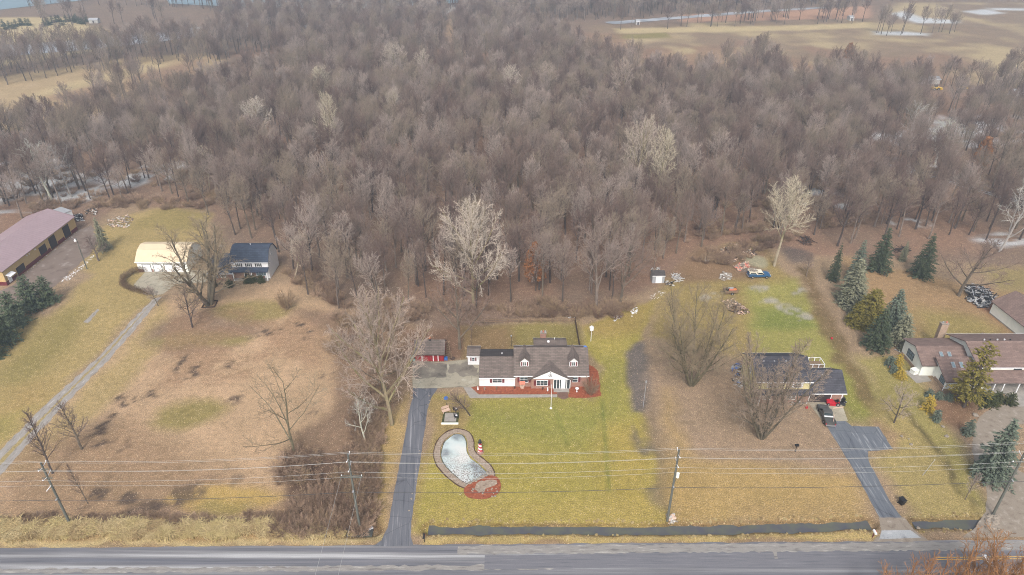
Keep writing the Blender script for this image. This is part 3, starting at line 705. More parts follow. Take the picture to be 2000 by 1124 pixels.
def seg_mesh(name, A, mat, sides):
    """A: n x 9 segments; levels choose the number of sides; the last level becomes slender cones."""
    V = []; F = []; off = 0
    for k, tip in ((6, 0), (4, 0), (3, 0), (3, 1)):
        sel = np.array([sides[int(l)] == (k, tip) for l in A[:, 8]])
        B = A[sel]
        if not len(B): continue
        p, q = B[:, :3], B[:, 3:6]; a = q - p; a /= np.linalg.norm(a, axis=1)[:, None] + 1e-9
        ref = np.where(np.abs(a[:, 2:3]) < .9, [[0, 0, 1.0]], [[1.0, 0, 0]])
        u = np.cross(a, ref); u /= np.linalg.norm(u, axis=1)[:, None]; w = np.cross(a, u)
        th = np.arange(k) * 2 * math.pi / k
        ring = u[:, None, :] * np.cos(th)[None, :, None] + w[:, None, :] * np.sin(th)[None, :, None]
        r0 = p[:, None, :] + ring * B[:, 6][:, None, None]
        n = len(B)
        if tip:
            vs = np.concatenate([r0, q[:, None, :]], 1).reshape(-1, 3)
            base = off + np.arange(n)[:, None] * (k + 1)
            for i in range(k): F += np.concatenate([base + i, base + (i + 1) % k, base + k], 1).tolist()
            off += n * (k + 1)
        else:
            r1 = q[:, None, :] + ring * B[:, 7][:, None, None]
            vs = np.concatenate([r0, r1], 1).reshape(-1, 3)
            base = off + np.arange(n)[:, None] * 2 * k
            for i in range(k): F += np.concatenate([base + i, base + (i + 1) % k, base + k + (i + 1) % k, base + k + i], 1).tolist()
            off += n * 2 * k
        V.append(vs)
    me = bpy.data.meshes.new(name); me.from_pydata(np.concatenate(V).tolist(), [], F); me.materials.append(mat)
    return me
SIDES = {0: (6, 0), 1: (4, 0), 2: (3, 0), 3: (3, 1), 4: (3, 1)}
def tree_meshes(seeds, split=2, bark='bark', twig='twig', stems=1, H=18.0, r0=.24, lean=.05, env=None, **p):
    """Returns (trunk mesh, crown mesh) and the measured height and radius."""
    t = Tree(seeds, **p); g = t.g
    if env: t.env = (0, env[0] * H, env[1] * H, env[2] * H)
    for k in range(stems):
        a = 2 * math.pi * k / stems + g.uniform(-.4, .4)
        sp = p.get('spread', 0) * g.uniform(.5, 1.2) if stems > 1 else lean * g.uniform(-1, 1)
        off = .35 * (stems > 1)
        t.grow((math.cos(a) * off, math.sin(a) * off, -.1), unit((math.cos(a) * sp, math.sin(a) * sp, 1)), H * (p.get('trunkfrac', .8)) * g.uniform(.85, 1.05), r0 * (g.uniform(.7, 1) if stems > 1 else 1), 0)
    A = t.arrays()
    top = A[:, 5].max(); rad = np.percentile(np.hypot(A[:, 3], A[:, 4]), 97)
    lo = A[A[:, 8] < split]; hi = A[A[:, 8] >= split]
    lastlv = int(A[:, 8].max()); sd = dict(SIDES); sd[lastlv] = (3, 1)
    return seg_mesh('trunk', lo, M[bark], sd), seg_mesh('crown', hi, M[twig], sd), top, rad
round_ = lambda t: .35 + 1.1 * math.sin(math.pi * min(1, .18 + .72 * t))
cone_ = lambda t: 1.05 - .75 * t
vase_ = lambda t: .9 - .45 * t
FOREST_P = dict(seg=[7, 5, 4, 1], nc=[20, 12, 13], start=[.34, .15, .1], angle=[.8, .75, .65], ratio=[.50, .44, .42], rr=[.42, .45, .42], wander=[.05, .13, .2, .1], trop=[.03, .13, .10, .0], end=[.2, .3, .4, .3], shape=vase_, trunkfrac=.9, rmin=[.03, .028, .026])
PALE_P = dict(seg=[7, 8, 5, 2, 1], nc=[18, 14, 10, 6], start=[.12, .2, .1, .1], angle=[1.0, .7, .65, .6], ratio=[.85, .38, .36, .5], rr=[.6, .42, .42, .6], wander=[.08, .13, .22, .2, .1], trop=[.03, .035, .03, .02, .0], end=[.2, .2, .3, .4, .3], shape=lambda t: 1.0, trunkfrac=.9, narrow=.75, rmin=[.05, .034, .03, .027])
SYC_P = dict(seg=[6, 7, 4, 3, 1], nc=[9, 8, 7, 4], start=[.2, .25, .2, .1], angle=[.85, .8, .7, .7], ratio=[.75, .42, .42, .5], rr=[.55, .45, .45, .5], wander=[.14, .24, .3, .25, .1], trop=[.04, .08, .06, .03, 0], end=[.3, .25, .35, .4, .3], shape=vase_, trunkfrac=.9, rmin=[.06, .04, .026, .022])
MULTI_P = dict(seg=[7, 6, 4, 2, 1], nc=[11, 9, 7, 5], start=[.15, .15, .1, .1], angle=[.7, .7, .65, .6], ratio=[.46, .42, .45, .5], rr=[.45, .42, .42, .6], wander=[.06, .14, .2, .2, .1], trop=[.04, .05, .03, .0, .0], end=[.2, .25, .35, .4, .3], shape=vase_, trunkfrac=.95, spread=.5, rmin=[.04, .03, .025, .022])
OPEN_P = dict(seg=[6, 6, 5, 2, 1], nc=[12, 10, 8, 5], start=[.16, .2, .12, .1], angle=[1.0, .75, .7, .6], ratio=[.75, .42, .42, .5], rr=[.5, .42, .42, .6], wander=[.08, .16, .24, .2, .1], trop=[.03, .06, .04, .0, .0], end=[.22, .25, .35, .4, .3], shape=cone_, trunkfrac=.85, rmin=[.05, .032, .026, .023])
SAPL_P = dict(seg=[7, 4, 2, 1], nc=[26, 9, 5], start=[.25, .12, .1], angle=[.75, .6, .6], ratio=[.32, .42, .5], rr=[.45, .45, .5], wander=[.05, .12, .1, .1], trop=[.02, .1, .0, 0], end=[.2, .35, .3, .3], shape=cone_, trunkfrac=.95, rmin=[.025, .02, .018])
SHRUB_P = dict(seg=[4, 3, 1], nc=[11, 9], start=[.1, .1], angle=[.65, .7], ratio=[.5, .5], rr=[.6, .6], wander=[.16, .2, .1], trop=[.0, .04, .0], end=[.4, .4, .3], shape=vase_, trunkfrac=.75, spread=1.1, rmin=[.02, .016])
KINDS = {}
def kind(name, n, **k): KINDS[name] = [tree_meshes(sum(ord(c) for c in name) * 7 + i * 13, **k) for i in range(n)]
kind('forest', 5, H=18, r0=.24, env=(.71, .20, .30), **dict(FOREST_P, start=[.42, .15, .1]))
kind('wide', 4, H=17, r0=.28, env=(.68, .31, .32), **dict(FOREST_P, nc=[22, 15, 13], ratio=[.72, .36, .34], angle=[.95, .7, .65], trunkfrac=.85))
KINDS['forest'] += KINDS['wide']
kind('pale', 3, H=22, r0=.42, bark='palebark', twig='paletwig', env=(.58, .46, .43), **PALE_P)
kind('syc', 3, H=20, r0=.34, bark='whitebark', twig='whitebark', env=(.62, .36, .42), **SYC_P)
kind('paleforest', 3, H=19, r0=.28, bark='palebark', twig='paletwig', env=(.64, .30, .38), **dict(FOREST_P, angle=[.95, .8, .7], ratio=[.6, .45, .45]))
kind('multi', 2, H=19, r0=.26, stems=8, bark='olivebark', twig='olivetwig', env=(.52, .50, .50), **MULTI_P)
kind('multi3', 1, H=20, r0=.42, stems=5, bark='olivebark', twig='olivetwig', env=(.55, .48, .48), **dict(MULTI_P, spread=.46))
kind('open', 3, H=15, r0=.30, bark='bark', twig='twig', env=(.58, .46, .44), **OPEN_P)
kind('openpale', 1, H=15, r0=.2, bark='olivebark', twig='olivetwig', env=(.62, .46, .44), **dict(OPEN_P, nc=[10, 7, 6, 4]))
kind('sapling', 3, H=10, r0=.13, bark='bark', twig='twig', **SAPL_P)
kind('shrub', 4, H=3.2, r0=.035, stems=20, bark='brush', twig='brush', split=1, **SHRUB_P)
kind('orange', 2, H=7, r0=.09, stems=9, bark='orangebrush', twig='orangebrush', split=1, **dict(SHRUB_P, seg=[5, 4, 2, 1], nc=[8, 6, 6], start=[.2, .1, .1], angle=[.5, .6, .6], ratio=[.5, .5, .5], rr=[.6, .6, .5], wander=[.1, .14, .2, .1], trop=[.02, .03, .0, .0], end=[.3, .4, .4, .3], spread=.5, rmin=[.02, .015, .012]))

def plant(kd, px, py, top, half=None, label='', cat='tree', group=None, i=None, rz=None, nm=None, loc=None, H=None, ry_=0.0, rx_=0.0):
    """px, py: where its foot stands in the photo; top: the pixel row its top reaches; half: crown half width in pixels."""
    X, Y = loc or G(px, py)
    h = H or max(1.0, Zat(top, Y))
    ms = KINDS[kd][(i if i is not None else rnd.randrange(99)) % len(KINDS[kd])]
    sz = h / ms[2]; sxy = sz
    if half:
        zc = Y * math.cos(PITCH) + (CAM_H - h / 2) * math.sin(PITCH)
        sxy = (half / FPX * zc) / ms[3]
    n = nm or {'shrub': 'shrub', 'orange': 'shrub'}.get(kd, 'bare_tree')
    e = empty(n, (X, Y, 0), rnd.uniform(0, 6.28) if rz is None else rz, label, cat, group)
    e.rotation_euler.x = rx_; e.rotation_euler.y = ry_
    e.scale = (sxy, sxy, sz)
    for nm2, me in (('trunk', ms[0]), ('crown', ms[1])):
        o = bpy.data.objects.new(nm2 if kd != 'shrub' or nm2 == 'crown' else 'stem', me); COL.objects.link(o); o.parent = e
    return e

# conifers: whorls of drooping boughs that carry many small sprays
def conifer_meshes(seed, mat, H=10.0, Rb=3.0, whorls=26, n=11, droop=.25, spray=.34, open_=.0, clear=.04, power=.85):
    g = random.Random(seed); T = []; V = []; F = []
    T.append((0, 0, -.1, 0, 0, H * .97, .02 * H, .02, 0))
    for w in range(whorls):
        t = clear + (1 - clear) * (w + g.uniform(-.3, .3)) / whorls; t = max(clear, min(.985, t))
        z0 = H * t; L = Rb * (1 - t) ** power * g.uniform(.75, 1.15) + .12
        m = max(4, int(n * (.45 + .55 * (1 - t))))
        for k in range(m):
            if g.random() < open_: continue
            a = 2 * math.pi * (k + g.random() * .8) / m; l = L * g.uniform(.7, 1.15); ca, sa = math.cos(a), math.sin(a)
            rise = g.uniform(-.05, .25) + .5 * t
            def pt(u): return (ca * l * u, sa * l * u, z0 + l * (rise * u - droop * u * u * 1.6))
            T.append((*pt(0), *pt(.6), .015 + .012 * L, .012, 1))
            ns = max(3, int(l / spray * 3.2))
            for j in range(ns):
                u = (j + g.random()) / ns; u = .12 + .9 * u
                c = pt(u); wd = l * .3 * (1.15 - u)
                off = g.uniform(-wd, wd); c = (c[0] - sa * off, c[1] + ca * off, c[2] + g.uniform(-.1, .06) * l - abs(off) * .25)
                s_ = spray * g.uniform(.6, 1.3); da = a + off / (wd + .01) * .8 + g.uniform(-.4, .4)
                d = (math.cos(da), math.sin(da), g.uniform(-.5, .3)); d = unit(d); sd = unit(cross(d, (g.uniform(-.4, .4), g.uniform(-.4, .4), 1)))
                up = cross(sd, d)
                i = len(V); hw = s_ * .42
                V += [(c[0] - d[0] * s_ * .4, c[1] - d[1] * s_ * .4, c[2] - d[2] * s_ * .4), (c[0] + sd[0] * hw, c[1] + sd[1] * hw, c[2] + sd[2] * hw), (c[0] + d[0] * s_, c[1] + d[1] * s_, c[2] + d[2] * s_), (c[0] - sd[0] * hw, c[1] - sd[1] * hw, c[2] - sd[2] * hw), (c[0] + up[0] * s_ * .22, c[1] + up[1] * s_ * .22, c[2] + up[2] * s_ * .22)]
                F += [(i, i + 1, i + 4), (i + 1, i + 2, i + 4), (i + 2, i + 3, i + 4), (i + 3, i, i + 4), (i, i + 3, i + 2, i + 1)]
    tm = seg_mesh('trunk', np.array(T), M['bark'], SIDES)
    me = bpy.data.meshes.new('crown'); me.from_pydata(V, [], F); me.materials.append(M[mat])
    return tm, me, H, Rb
def kindc(name, count, mat, **k): KINDS[name] = [conifer_meshes(sum(map(ord, name)) + 31 * i, mat, **k) for i in range(count)]
kindc('spruce', 2, 'spruce'); kindc('greyspruce', 2, 'greyspruce', droop=.35); kindc('darkspruce', 2, 'darkspruce'); kindc('olivespruce', 2, 'olivespruce', Rb=3.4, power=.6)
kindc('pine', 2, 'pine', H=9, Rb=4.2, power=.55, droop=.1, spray=.5, whorls=20)
kindc('thinpine', 1, 'olivespruce', H=13, Rb=3.4, power=.45, droop=.1, spray=.42, whorls=26, open_=.35, clear=.18, n=10)
kindc('smallshrub', 2, 'spruce', H=1.6, Rb=1.0, whorls=9, n=10, spray=.22, power=.5)
kindc('goldshrub', 1, 'gold', H=2.2, Rb=1.4, whorls=10, n=10, spray=.26, power=.5)
kindc('boxwood', 2, 'boxwood', H=1.4, Rb=1.2, whorls=10, n=12, spray=.2, power=.42, droop=.05)
kindc('farconifer', 1, 'darkspruce', H=9, Rb=2.6, whorls=12, n=8, spray=.8)
kindc('goldpine', 1, 'gold', H=8, Rb=3.2, power=.7, whorls=14, n=8, spray=.4, open_=.3)
def conif(kd, px, py, top, half, label, cat='spruce', nm='spruce_tree', group=None, i=None):
    return plant(kd, px, py, top, half, label, cat, group, i, nm=nm)

# ---- single trees one can tell apart
plant('pale', 925, 598, 384, 84, 'broad pale-twigged tree with a full round crown at the wood edge above the main house', i=0)
plant('pale', 766, 830, 548, 98, 'tall pale-twigged tree with mossy stems beside the asphalt driveway', i=1)
plant('openpale', 748, 770, 610, 62, 'smaller pale tree leaning beside the tall mossy tree near the red shed', rz=2.0)
plant('open', 898, 682, 525, 66, 'dark spreading bare tree standing right behind the red shed', i=0)
plant('multi3', 408, 594, 425, 98, 'huge many-stemmed bare tree in front of the white garage, framed by timbers at its foot', i=0, rz=.6)
plant('open', 376, 640, 560, 36, 'small dark bare tree below the huge many-stemmed tree', i=1)
plant('sapling', 309, 598, 556, 18, 'tiny bare tree at the top end of the gravel lane', i=0)
plant('openpale', 575, 890, 716, 94, 'open thin bare tree rising from brush in the tan field', i=0, rz=.4)
plant('sapling', 160, 878, 790, 32, 'small fan-shaped bare tree on the right of the gravel lane', i=1)
plant('sapling', 103, 925, 810, 36, 'bare tree behind the leftmost utility pole', i=2)
plant('sapling', 172, 984, 900, 15, 'thin bare sapling right of the leftmost utility pole', i=0)
plant('multi', 1350, 752, 570, 88, 'large many-stemmed grey tree in the leafy lot beside the muddy swale', i=0)
plant('multi', 1487, 856, 668, 92, 'large many-stemmed tree in front of the cream house', i=1)
plant('open', 1746, 826, 748, 36, 'small round-headed bare tree between the asphalt driveway and the contemporary house', i=2)
plant('open', 1872, 578, 452, 78, 'dark wide-spreading tree beside the scrap pile', i=1, rz=2.5)
plant('syc', 1952, 492, 345, 50, 'white-barked sycamore at the right edge of the yard', i=0)
plant('syc', 1826, 322, 232, 46, 'white-barked sycamore deep in the right side of the wood', i=1)
plant('paleforest', 1512, 520, 345, 52, 'pale grey tree standing behind the blue truck', i=0)
plant('pale', 1236, 405, 222, 50, 'big cream-white tree in the middle of the wood', i=2)
plant('paleforest', 1275, 420, 245, 34, 'pale tree close against the big cream-white tree in the wood', i=1)
plant('paleforest', 575, 548, 448, 26, 'pale sapling leaning beside the navy-roofed house', i=2, ry_=-.3)
plant('open', 1165, 598, 412, 70, 'grey bare tree at the wood edge between the orange oak and the snow', i=0, rz=1.2)
plant('open', 1212, 590, 430, 62, 'bare tree leaning over the snow patch near the grey hut', i=1, rz=4)
plant('sapling', 918, 812, 750, 26, 'small bent bare fruit tree on the lawn below the flower bed', i=0, ry_=-.35)
plant('sapling', 193, 510, 462, 24, 'small grey bare tree beside the yard light pole', i=1)
plant('sapling', 413, 484, 458, 14, 'little round bare tree behind the chimney of the navy-roofed house', i=2)
plant('sapling', 1885, 976, 918, 16, 'slender bare sapling on the lawn inside the gravel drive', i=0)
plant('syc', 715, 870, 770, 34, 'pale crooked sapling in the brush beside the driveway', i=2)
plant('sapling', 1575, 540, 490, 16, 'thin bare sapling at the track behind the blue truck', i=0)
plant('sapling', 1672, 560, 500, 12, 'thin bare sapling left of the spruce row', i=2)
for a, b, t, hf, k, ki, lb in ((510, 290, 188, 34, 'paleforest', 0, 'whitish tree in the wood above the navy-roofed house'), (100, 390, 270, 40, 'syc', 2, 'left one of two pale trees above the flooded wood'), (140, 385, 275, 30, 'syc', 1, 'right one of two pale trees above the flooded wood'), (410, 370, 285, 26, 'paleforest', 1, 'whitish tree at the right of the flooded wood'),
    (775, 170, 78, 30, 'paleforest', 2, 'whitish tree far up the wood left of the cleared cut'), (828, 175, 95, 22, 'paleforest', 0, 'whitish tree beside the cleared cut far up the wood'), (640, 215, 125, 26, 'paleforest', 1, 'whitish tree in the upper left wood'), (1000, 215, 122, 28, 'paleforest', 2, 'left of two round whitish trees in the upper middle wood'),
    (1065, 210, 120, 28, 'paleforest', 0, 'right of two round whitish trees in the upper middle wood'), (1205, 230, 112, 30, 'paleforest', 1, 'whitish tree below the pale marsh field'), (450, 260, 170, 20, 'paleforest', 2, 'small whitish tree in the left wood'), (775, 270, 170, 22, 'paleforest', 0, 'whitish tree in the centre of the wood'),
    (1775, 290, 196, 34, 'syc', 2, 'pale crooked tree near the yellow machines'), (650, 330, 175, 0, 'paleforest', 1, 'tall whitish tree left of the wood centre')):
    plant(k, a, b, t, hf or 24, lb, group='pale trees standing out in the wood', i=ki)
oak = plant('open', 1046, 568, 476, 24, 'oak still holding rusty orange leaves at the wood edge', i=2)
# rusty leaves on the oak and on two trees deeper in
def leaf_crown(seed, n, mat, H, r):
    g = random.Random(seed); V = []; F = []
    for _ in range(n):
        a = g.uniform(0, 6.28); z = g.uniform(.3, 1.0); rr = r * math.sqrt(g.random()) * math.sin(math.pi * min(.95, max(.15, z)) ) ** .5
        if vnoise(np.array([a * 2.2]), np.array([z * 6]), seed)[0] < .42: continue
        c = (rr * math.cos(a), rr * math.sin(a), z * H); s_ = g.uniform(.12, .28)
        d = unit((g.uniform(-1, 1), g.uniform(-1, 1), g.uniform(-1, 1))); e = unit(cross(d, (g.uniform(-1, 1), .3, 1)))
        f = cross(d, e); i = len(V)
        V += [tuple(c[k] - d[k] * s_ for k in range(3)), tuple(c[k] + e[k] * s_ * .7 for k in range(3)), tuple(c[k] + d[k] * s_ for k in range(3)), tuple(c[k] - e[k] * s_ * .7 for k in range(3)), tuple(c[k] + f[k] * s_ * .3 for k in range(3))]
        F += [(i, i + 1, i + 4), (i + 1, i + 2, i + 4), (i + 2, i + 3, i + 4), (i + 3, i, i + 4), (i, i + 3, i + 2, i + 1)]
    me = bpy.data.meshes.new('foliage'); me.from_pydata(V, [], F); me.materials.append(M[mat]); return me
lfm = leaf_crown(5, 3600, 'rust', 12.0, 2.9)
o = bpy.data.objects.new('foliage', lfm); COL.objects.link(o)
o.parent = oak; o.scale = (1 / oak.scale.x, 1 / oak.scale.y, Zat(476, G(0, 568)[1]) / 12.0 / oak.scale.z)
for a, b, t, lb in ((1652, 128, 84, 'distant tree still holding rust-coloured leaves at the marsh edge'), (1905, 345, 268, 'rust-leaved tree low in the right side of the wood')):
    e = plant('open', a, b, t, 12, lb, i=1); o = bpy.data.objects.new('foliage', lfm); COL.objects.link(o); o.parent = e; o.scale = (.9 / e.scale.x, .9 / e.scale.y, Zat(t, G(0, b)[1]) / 12 / e.scale.z)

conif('greyspruce', 205, 488, 424, 17, 'narrow dark spruce beside the barn yard', i=0)
LEFTP = (('pine', 98, 592, 540, 20, 'topmost evergreen of the left row, beside the snow line'), ('pine', 66, 604, 540, 26, 'second evergreen from the top in the left row'), ('pine', 34, 634, 572, 28, 'middle evergreen of the left row'), ('pine', 14, 668, 600, 28, 'second evergreen from the bottom in the left row'), ('pine', -14, 700, 628, 28, 'lowest evergreen of the left row, cut by the picture edge'))
for k, (kd, a, b, t, hf, lb) in enumerate(LEFTP): conif(kd, a, b, t, hf, lb, 'evergreen', 'evergreen_tree', 'evergreen row at the left edge', k)
RC = (('darkspruce', 1626, 548, 474, 14, 'narrow dark spruce at the far left of the right-hand group'), ('spruce', 1668, 548, 468, 22, 'blue-grey spruce behind the pale drooping one'), ('greyspruce', 1660, 590, 505, 38, 'wide grey-green drooping spruce at the left of the group'),
      ('greyspruce', 1662, 600, 528, 34, 'grey-green spruce below the wide drooping one'), ('olivespruce', 1672, 634, 590, 26, 'low olive bush-like conifer at the left of the yellow-green one'), ('olivespruce', 1692, 636, 564, 36, 'round yellow-green conifer in the middle of the group'),
      ('darkspruce', 1708, 680, 598, 30, 'dark green conical spruce, lowest of the group'), ('spruce', 1738, 640, 564, 30, 'blue-grey conifer right of the yellow-green one'), ('greyspruce', 1757, 672, 612, 32, 'sparse yellow-grey drooping spruce above the stacked logs'),
      ('darkspruce', 1714, 528, 444, 28, 'large dark blue spruce against the wood'), ('darkspruce', 1798, 540, 456, 27, 'lone dark spruce nearer the spreading tree'), ('greyspruce', 1762, 510, 470, 10, 'small grey conifer behind the large dark blue spruce'))
for k, (kd, a, b, t, hf, lb) in enumerate(RC): conif(kd, a, b, t, hf, lb, group='spruces behind the contemporary house', i=k)
conif('spruce', 1930, 932, 818, 44, 'full blue-green spruce standing inside the gravel loop', i=1)
conif('thinpine', 1882, 796, 668, 36, 'tall sparse pine in front of the contemporary house', 'pine', 'pine_tree')
conif('goldpine', 1868, 780, 704, 26, 'golden-needled young pine behind the tall sparse pine', 'pine', 'pine_tree')
SH = (('goldshrub', 1811, 801, 774, 14, 'bright yellow shrub beside the stone steps'), ('smallshrub', 1827, 822, 801, 10, 'small blue spruce shrub beside a boulder'), ('smallshrub', 1889, 848, 820, 12, 'blue-green shrub beside the gravel loop'), ('smallshrub', 1737, 714, 696, 11, 'blue-green shrub behind the contemporary house corner'),
      ('goldshrub', 1752, 718, 692, 10, 'olive-gold shrub behind the contemporary house corner'), ('smallshrub', 1745, 728, 715, 9, 'low round blue shrub nearest the patio'), ('goldshrub', 1757, 738, 722, 12, 'low yellow groundcover shrub beside the patio'),
      ('smallshrub', 1815, 775, 762, 10, 'left of three round dark shrubs under the gable'), ('smallshrub', 1833, 778, 765, 9, 'middle of three round dark shrubs under the gable'), ('smallshrub', 1852, 781, 768, 9, 'right of three round dark shrubs under the gable'),
      ('boxwood', 1946, 786, 768, 12, 'left clipped boxwood in front of the porch'), ('boxwood', 1970, 790, 770, 12, 'right clipped boxwood in front of the porch'), ('boxwood', 1920, 788, 768, 22, 'low dark juniper under the tall sparse pine'), ('boxwood', 1938, 793, 778, 9, 'small boxwood between the pine and the clipped pair'),
      ('boxwood', 449, 559, 548, 10, 'left evergreen bush in the bed of the navy-roofed house'), ('boxwood', 483, 553, 541, 8, 'left of three green bushes before the navy-roofed house porch'), ('boxwood', 495, 551, 539, 8, 'middle of three green bushes before the navy-roofed house porch'), ('boxwood', 511, 552, 539, 8, 'right of three green bushes before the navy-roofed house porch'), ('boxwood', 417, 560, 546, 8, 'dark bush at the left corner of the navy-roofed house'))
for k, (kd, a, b, t, hf, lb) in enumerate(SH): plant(kd, a, b, t, hf, lb, 'shrub', None, k, nm='shrub')
for k in range(26):
    a, b = 6 + k * 6.6 + rnd.uniform(-2, 2), 55 - (k * .5) + rnd.uniform(-4, 5)
    if 62 < a < 84: continue
    plant('farconifer', a, b, b - 15, 6, 'small dark conifer in the far plantation at the upper left', 'conifer', 'dark conifers of the far plantation', 0, nm='conifer')
# brown shrubs and brush
BR = ((1153, 770, 735, 18, 'round leafless shrub in the red mulch at the right end of the main house'), (560, 603, 560, 22, 'loose brown shrub right of the navy-roofed house'), (655, 690, 650, 26, 'reddish brown shrub at the wood corner left of the red shed'))
for a, b, t, hf, lb in BR: plant('shrub', a, b, t, hf, lb, 'shrub')
g2 = random.Random(3)
def inside(p, P):
    ins = False; n = len(P)
    for i in range(n):
        x0, y0 = P[i]; x1, y1 = P[(i + 1) % n]
        if (y0 > p[1]) != (y1 > p[1]) and p[0] < (x1 - x0) * (p[1] - y0) / (y1 - y0) + x0: ins = not ins
    return ins
def scatter(P, n, seed):
    g = random.Random(seed); out = []; xs_ = [p[0] for p in P]; ys_ = [p[1] for p in P]; t = 0
    while len(out) < n and t < n * 60:
        t += 1; q = (g.uniform(min(xs_), max(xs_)), g.uniform(min(ys_), max(ys_)))
        if inside(q, P): out.append(q)
    return out

# mass of plants nobody could count: one object of points that instance real plants
def mass(name, pts, srcs, label, cat, smin, smax, seed, zs=1.0):
    g = np.random.RandomState(seed)
    me = bpy.data.meshes.new(name); n = len(pts)
    me.vertices.add(n); me.vertices.foreach_set('co', np.array([(x, y, 0.0) for x, y in pts], np.float32).ravel())
    for nm, val, tp in (('turn', g.uniform(0, 6.28, n), 'FLOAT'), ('size', g.uniform(smin, smax, n), 'FLOAT')):
        a = me.attributes.new(nm, tp, 'POINT'); a.data.foreach_set('value', val.astype(np.float32))
    a = me.attributes.new('pick', 'INT', 'POINT'); a.data.foreach_set('value', g.randint(0, len(srcs), n).astype(np.int32))
    o = bpy.data.objects.new(name, me); COL.objects.link(o); tag(o, label, cat, None, 'stuff')
    ng = bpy.data.node_groups.new(name, 'GeometryNodeTree')
    ng.interface.new_socket('Geometry', in_out='INPUT', socket_type='NodeSocketGeometry'); ng.interface.new_socket('Geometry', in_out='OUTPUT', socket_type='NodeSocketGeometry')
    N = ng.nodes.new; Lk = ng.links.new
    gi = N('NodeGroupInput'); go = N('NodeGroupOutput'); jn = N('GeometryNodeJoinGeometry')
    for parts in srcs:
        j = N('GeometryNodeJoinGeometry')
        for s in parts:
            oi = N('GeometryNodeObjectInfo'); oi.inputs['Object'].default_value = s; oi.transform_space = 'ORIGINAL'; Lk(oi.outputs['Geometry'], j.inputs[0])
        gt = N('GeometryNodeGeometryToInstance'); Lk(j.outputs[0], gt.inputs[0]); Lk(gt.outputs[0], jn.inputs[0])
    def at(nm, tp):
        a = N('GeometryNodeInputNamedAttribute'); a.data_type = tp; a.inputs['Name'].default_value = nm; return a.outputs['Attribute']
    ip = N('GeometryNodeInstanceOnPoints'); ip.inputs['Pick Instance'].default_value = True
    m2p = N('GeometryNodeMeshToPoints'); Lk(gi.outputs[0], m2p.inputs[0]); Lk(m2p.outputs[0], ip.inputs['Points'])
    Lk(jn.outputs[0], ip.inputs['Instance']); Lk(at('pick', 'INT'), ip.inputs['Instance Index'])
    cr = N('ShaderNodeCombineXYZ'); Lk(at('turn', 'FLOAT'), cr.inputs[2]); er = N('FunctionNodeEulerToRotation'); Lk(cr.outputs[0], er.inputs[0]); Lk(er.outputs[0], ip.inputs['Rotation'])
    cs = N('ShaderNodeCombineXYZ'); sz = at('size', 'FLOAT')
    mz = N('ShaderNodeMath'); mz.operation = 'MULTIPLY'; mz.inputs[1].default_value = zs; Lk(sz, mz.inputs[0])
    Lk(sz, cs.inputs[0]); Lk(sz, cs.inputs[1]); Lk(mz.outputs[0], cs.inputs[2]); Lk(cs.outputs[0], ip.inputs['Scale'])
    Lk(ip.outputs[0], go.inputs[0])
    md = o.modifiers.new('scatter', 'NODES'); md.node_group = ng
    return o

# ---- the wood
def area_ok(x, y):
    for P in FORBID:
        if inside((x, y), P): return False
    return any(inside((x, y), P) for P in WOOD)
WOOD = [px_poly([(-500, 455), (0, 445), (60, 425), (150, 405), (230, 398), (330, 402), (395, 412), (440, 452), (470, 470), (535, 492), (560, 545), (600, 582), (650, 610), (700, 604), (850, 602), (930, 606), (1010, 598), (1110, 608), (1205, 606), (1268, 574), (1310, 515), (1400, 474), (1480, 470), (1575, 470), (1640, 490), (1700, 470), (1800, 468), (1870, 478), (1950, 470), (2020, 470), (2600, 470),
                       (2600, 175), (1990, 160), (1700, 165), (1560, 150), (1440, 158), (1330, 168), (1240, 152), (1160, 122), (1080, 78), (1000, 44), (940, 24), (430, 24), (440, 74), (300, 92), (170, 104), (0, 116), (-400, 125), (-500, 170), (0, 172), (200, 140), (330, 124), (480, 112), (560, 140), (330, 218), (180, 246), (0, 268), (-500, 310)]),
        px_poly([(940, 24), (1060, 46), (1200, 40), (1560, 14), (1700, 4), (2100, -10), (2100, -30), (900, -30), (800, 6)]),
        px_poly([(200, 10), (420, 22), (940, 20), (900, 0), (500, 8)])]
FORBID = [px_poly([(862, 120), (872, 60), (880, 24), (900, 24), (886, 60), (880, 120)]), px_poly([(1360, 520), (1400, 470), (1480, 462), (1545, 470), (1560, 530)]),
          px_poly([(230, 398), (395, 412), (420, 470), (230, 470)]), px_poly([(1640, 500), (1700, 465), (1850, 480), (2000, 500), (1800, 560)]), px_poly([(1795, 176), (1900, 176), (1900, 212), (1800, 210)])]
THIN = [px_poly([(-200, 300), (370, 300), (350, 420), (-200, 440)]), px_poly([(1700, 170), (2300, 170), (2300, 470), (1850, 470), (1700, 330)]), px_poly([(1380, 130), (1700, 130), (1700, 190), (1400, 185)])]
pts = []
gx = random.Random(11)
y = 112.0
while y < 760:
    stp = 5.4 if y < 320 else 6.6
    half = y * .95 + 40
    x = -half
    while x < half:
        X, Y = x + gx.uniform(-.45, .45) * stp, y + gx.uniform(-.45, .45) * stp
        keep = .93
        if Y < 186: keep = .86
        if any(inside((X, Y), P_) for P_ in THIN): keep = .55
        if area_ok(X, Y) and gx.random() < keep: pts.append((X, Y))
        x += stp
    y += stp
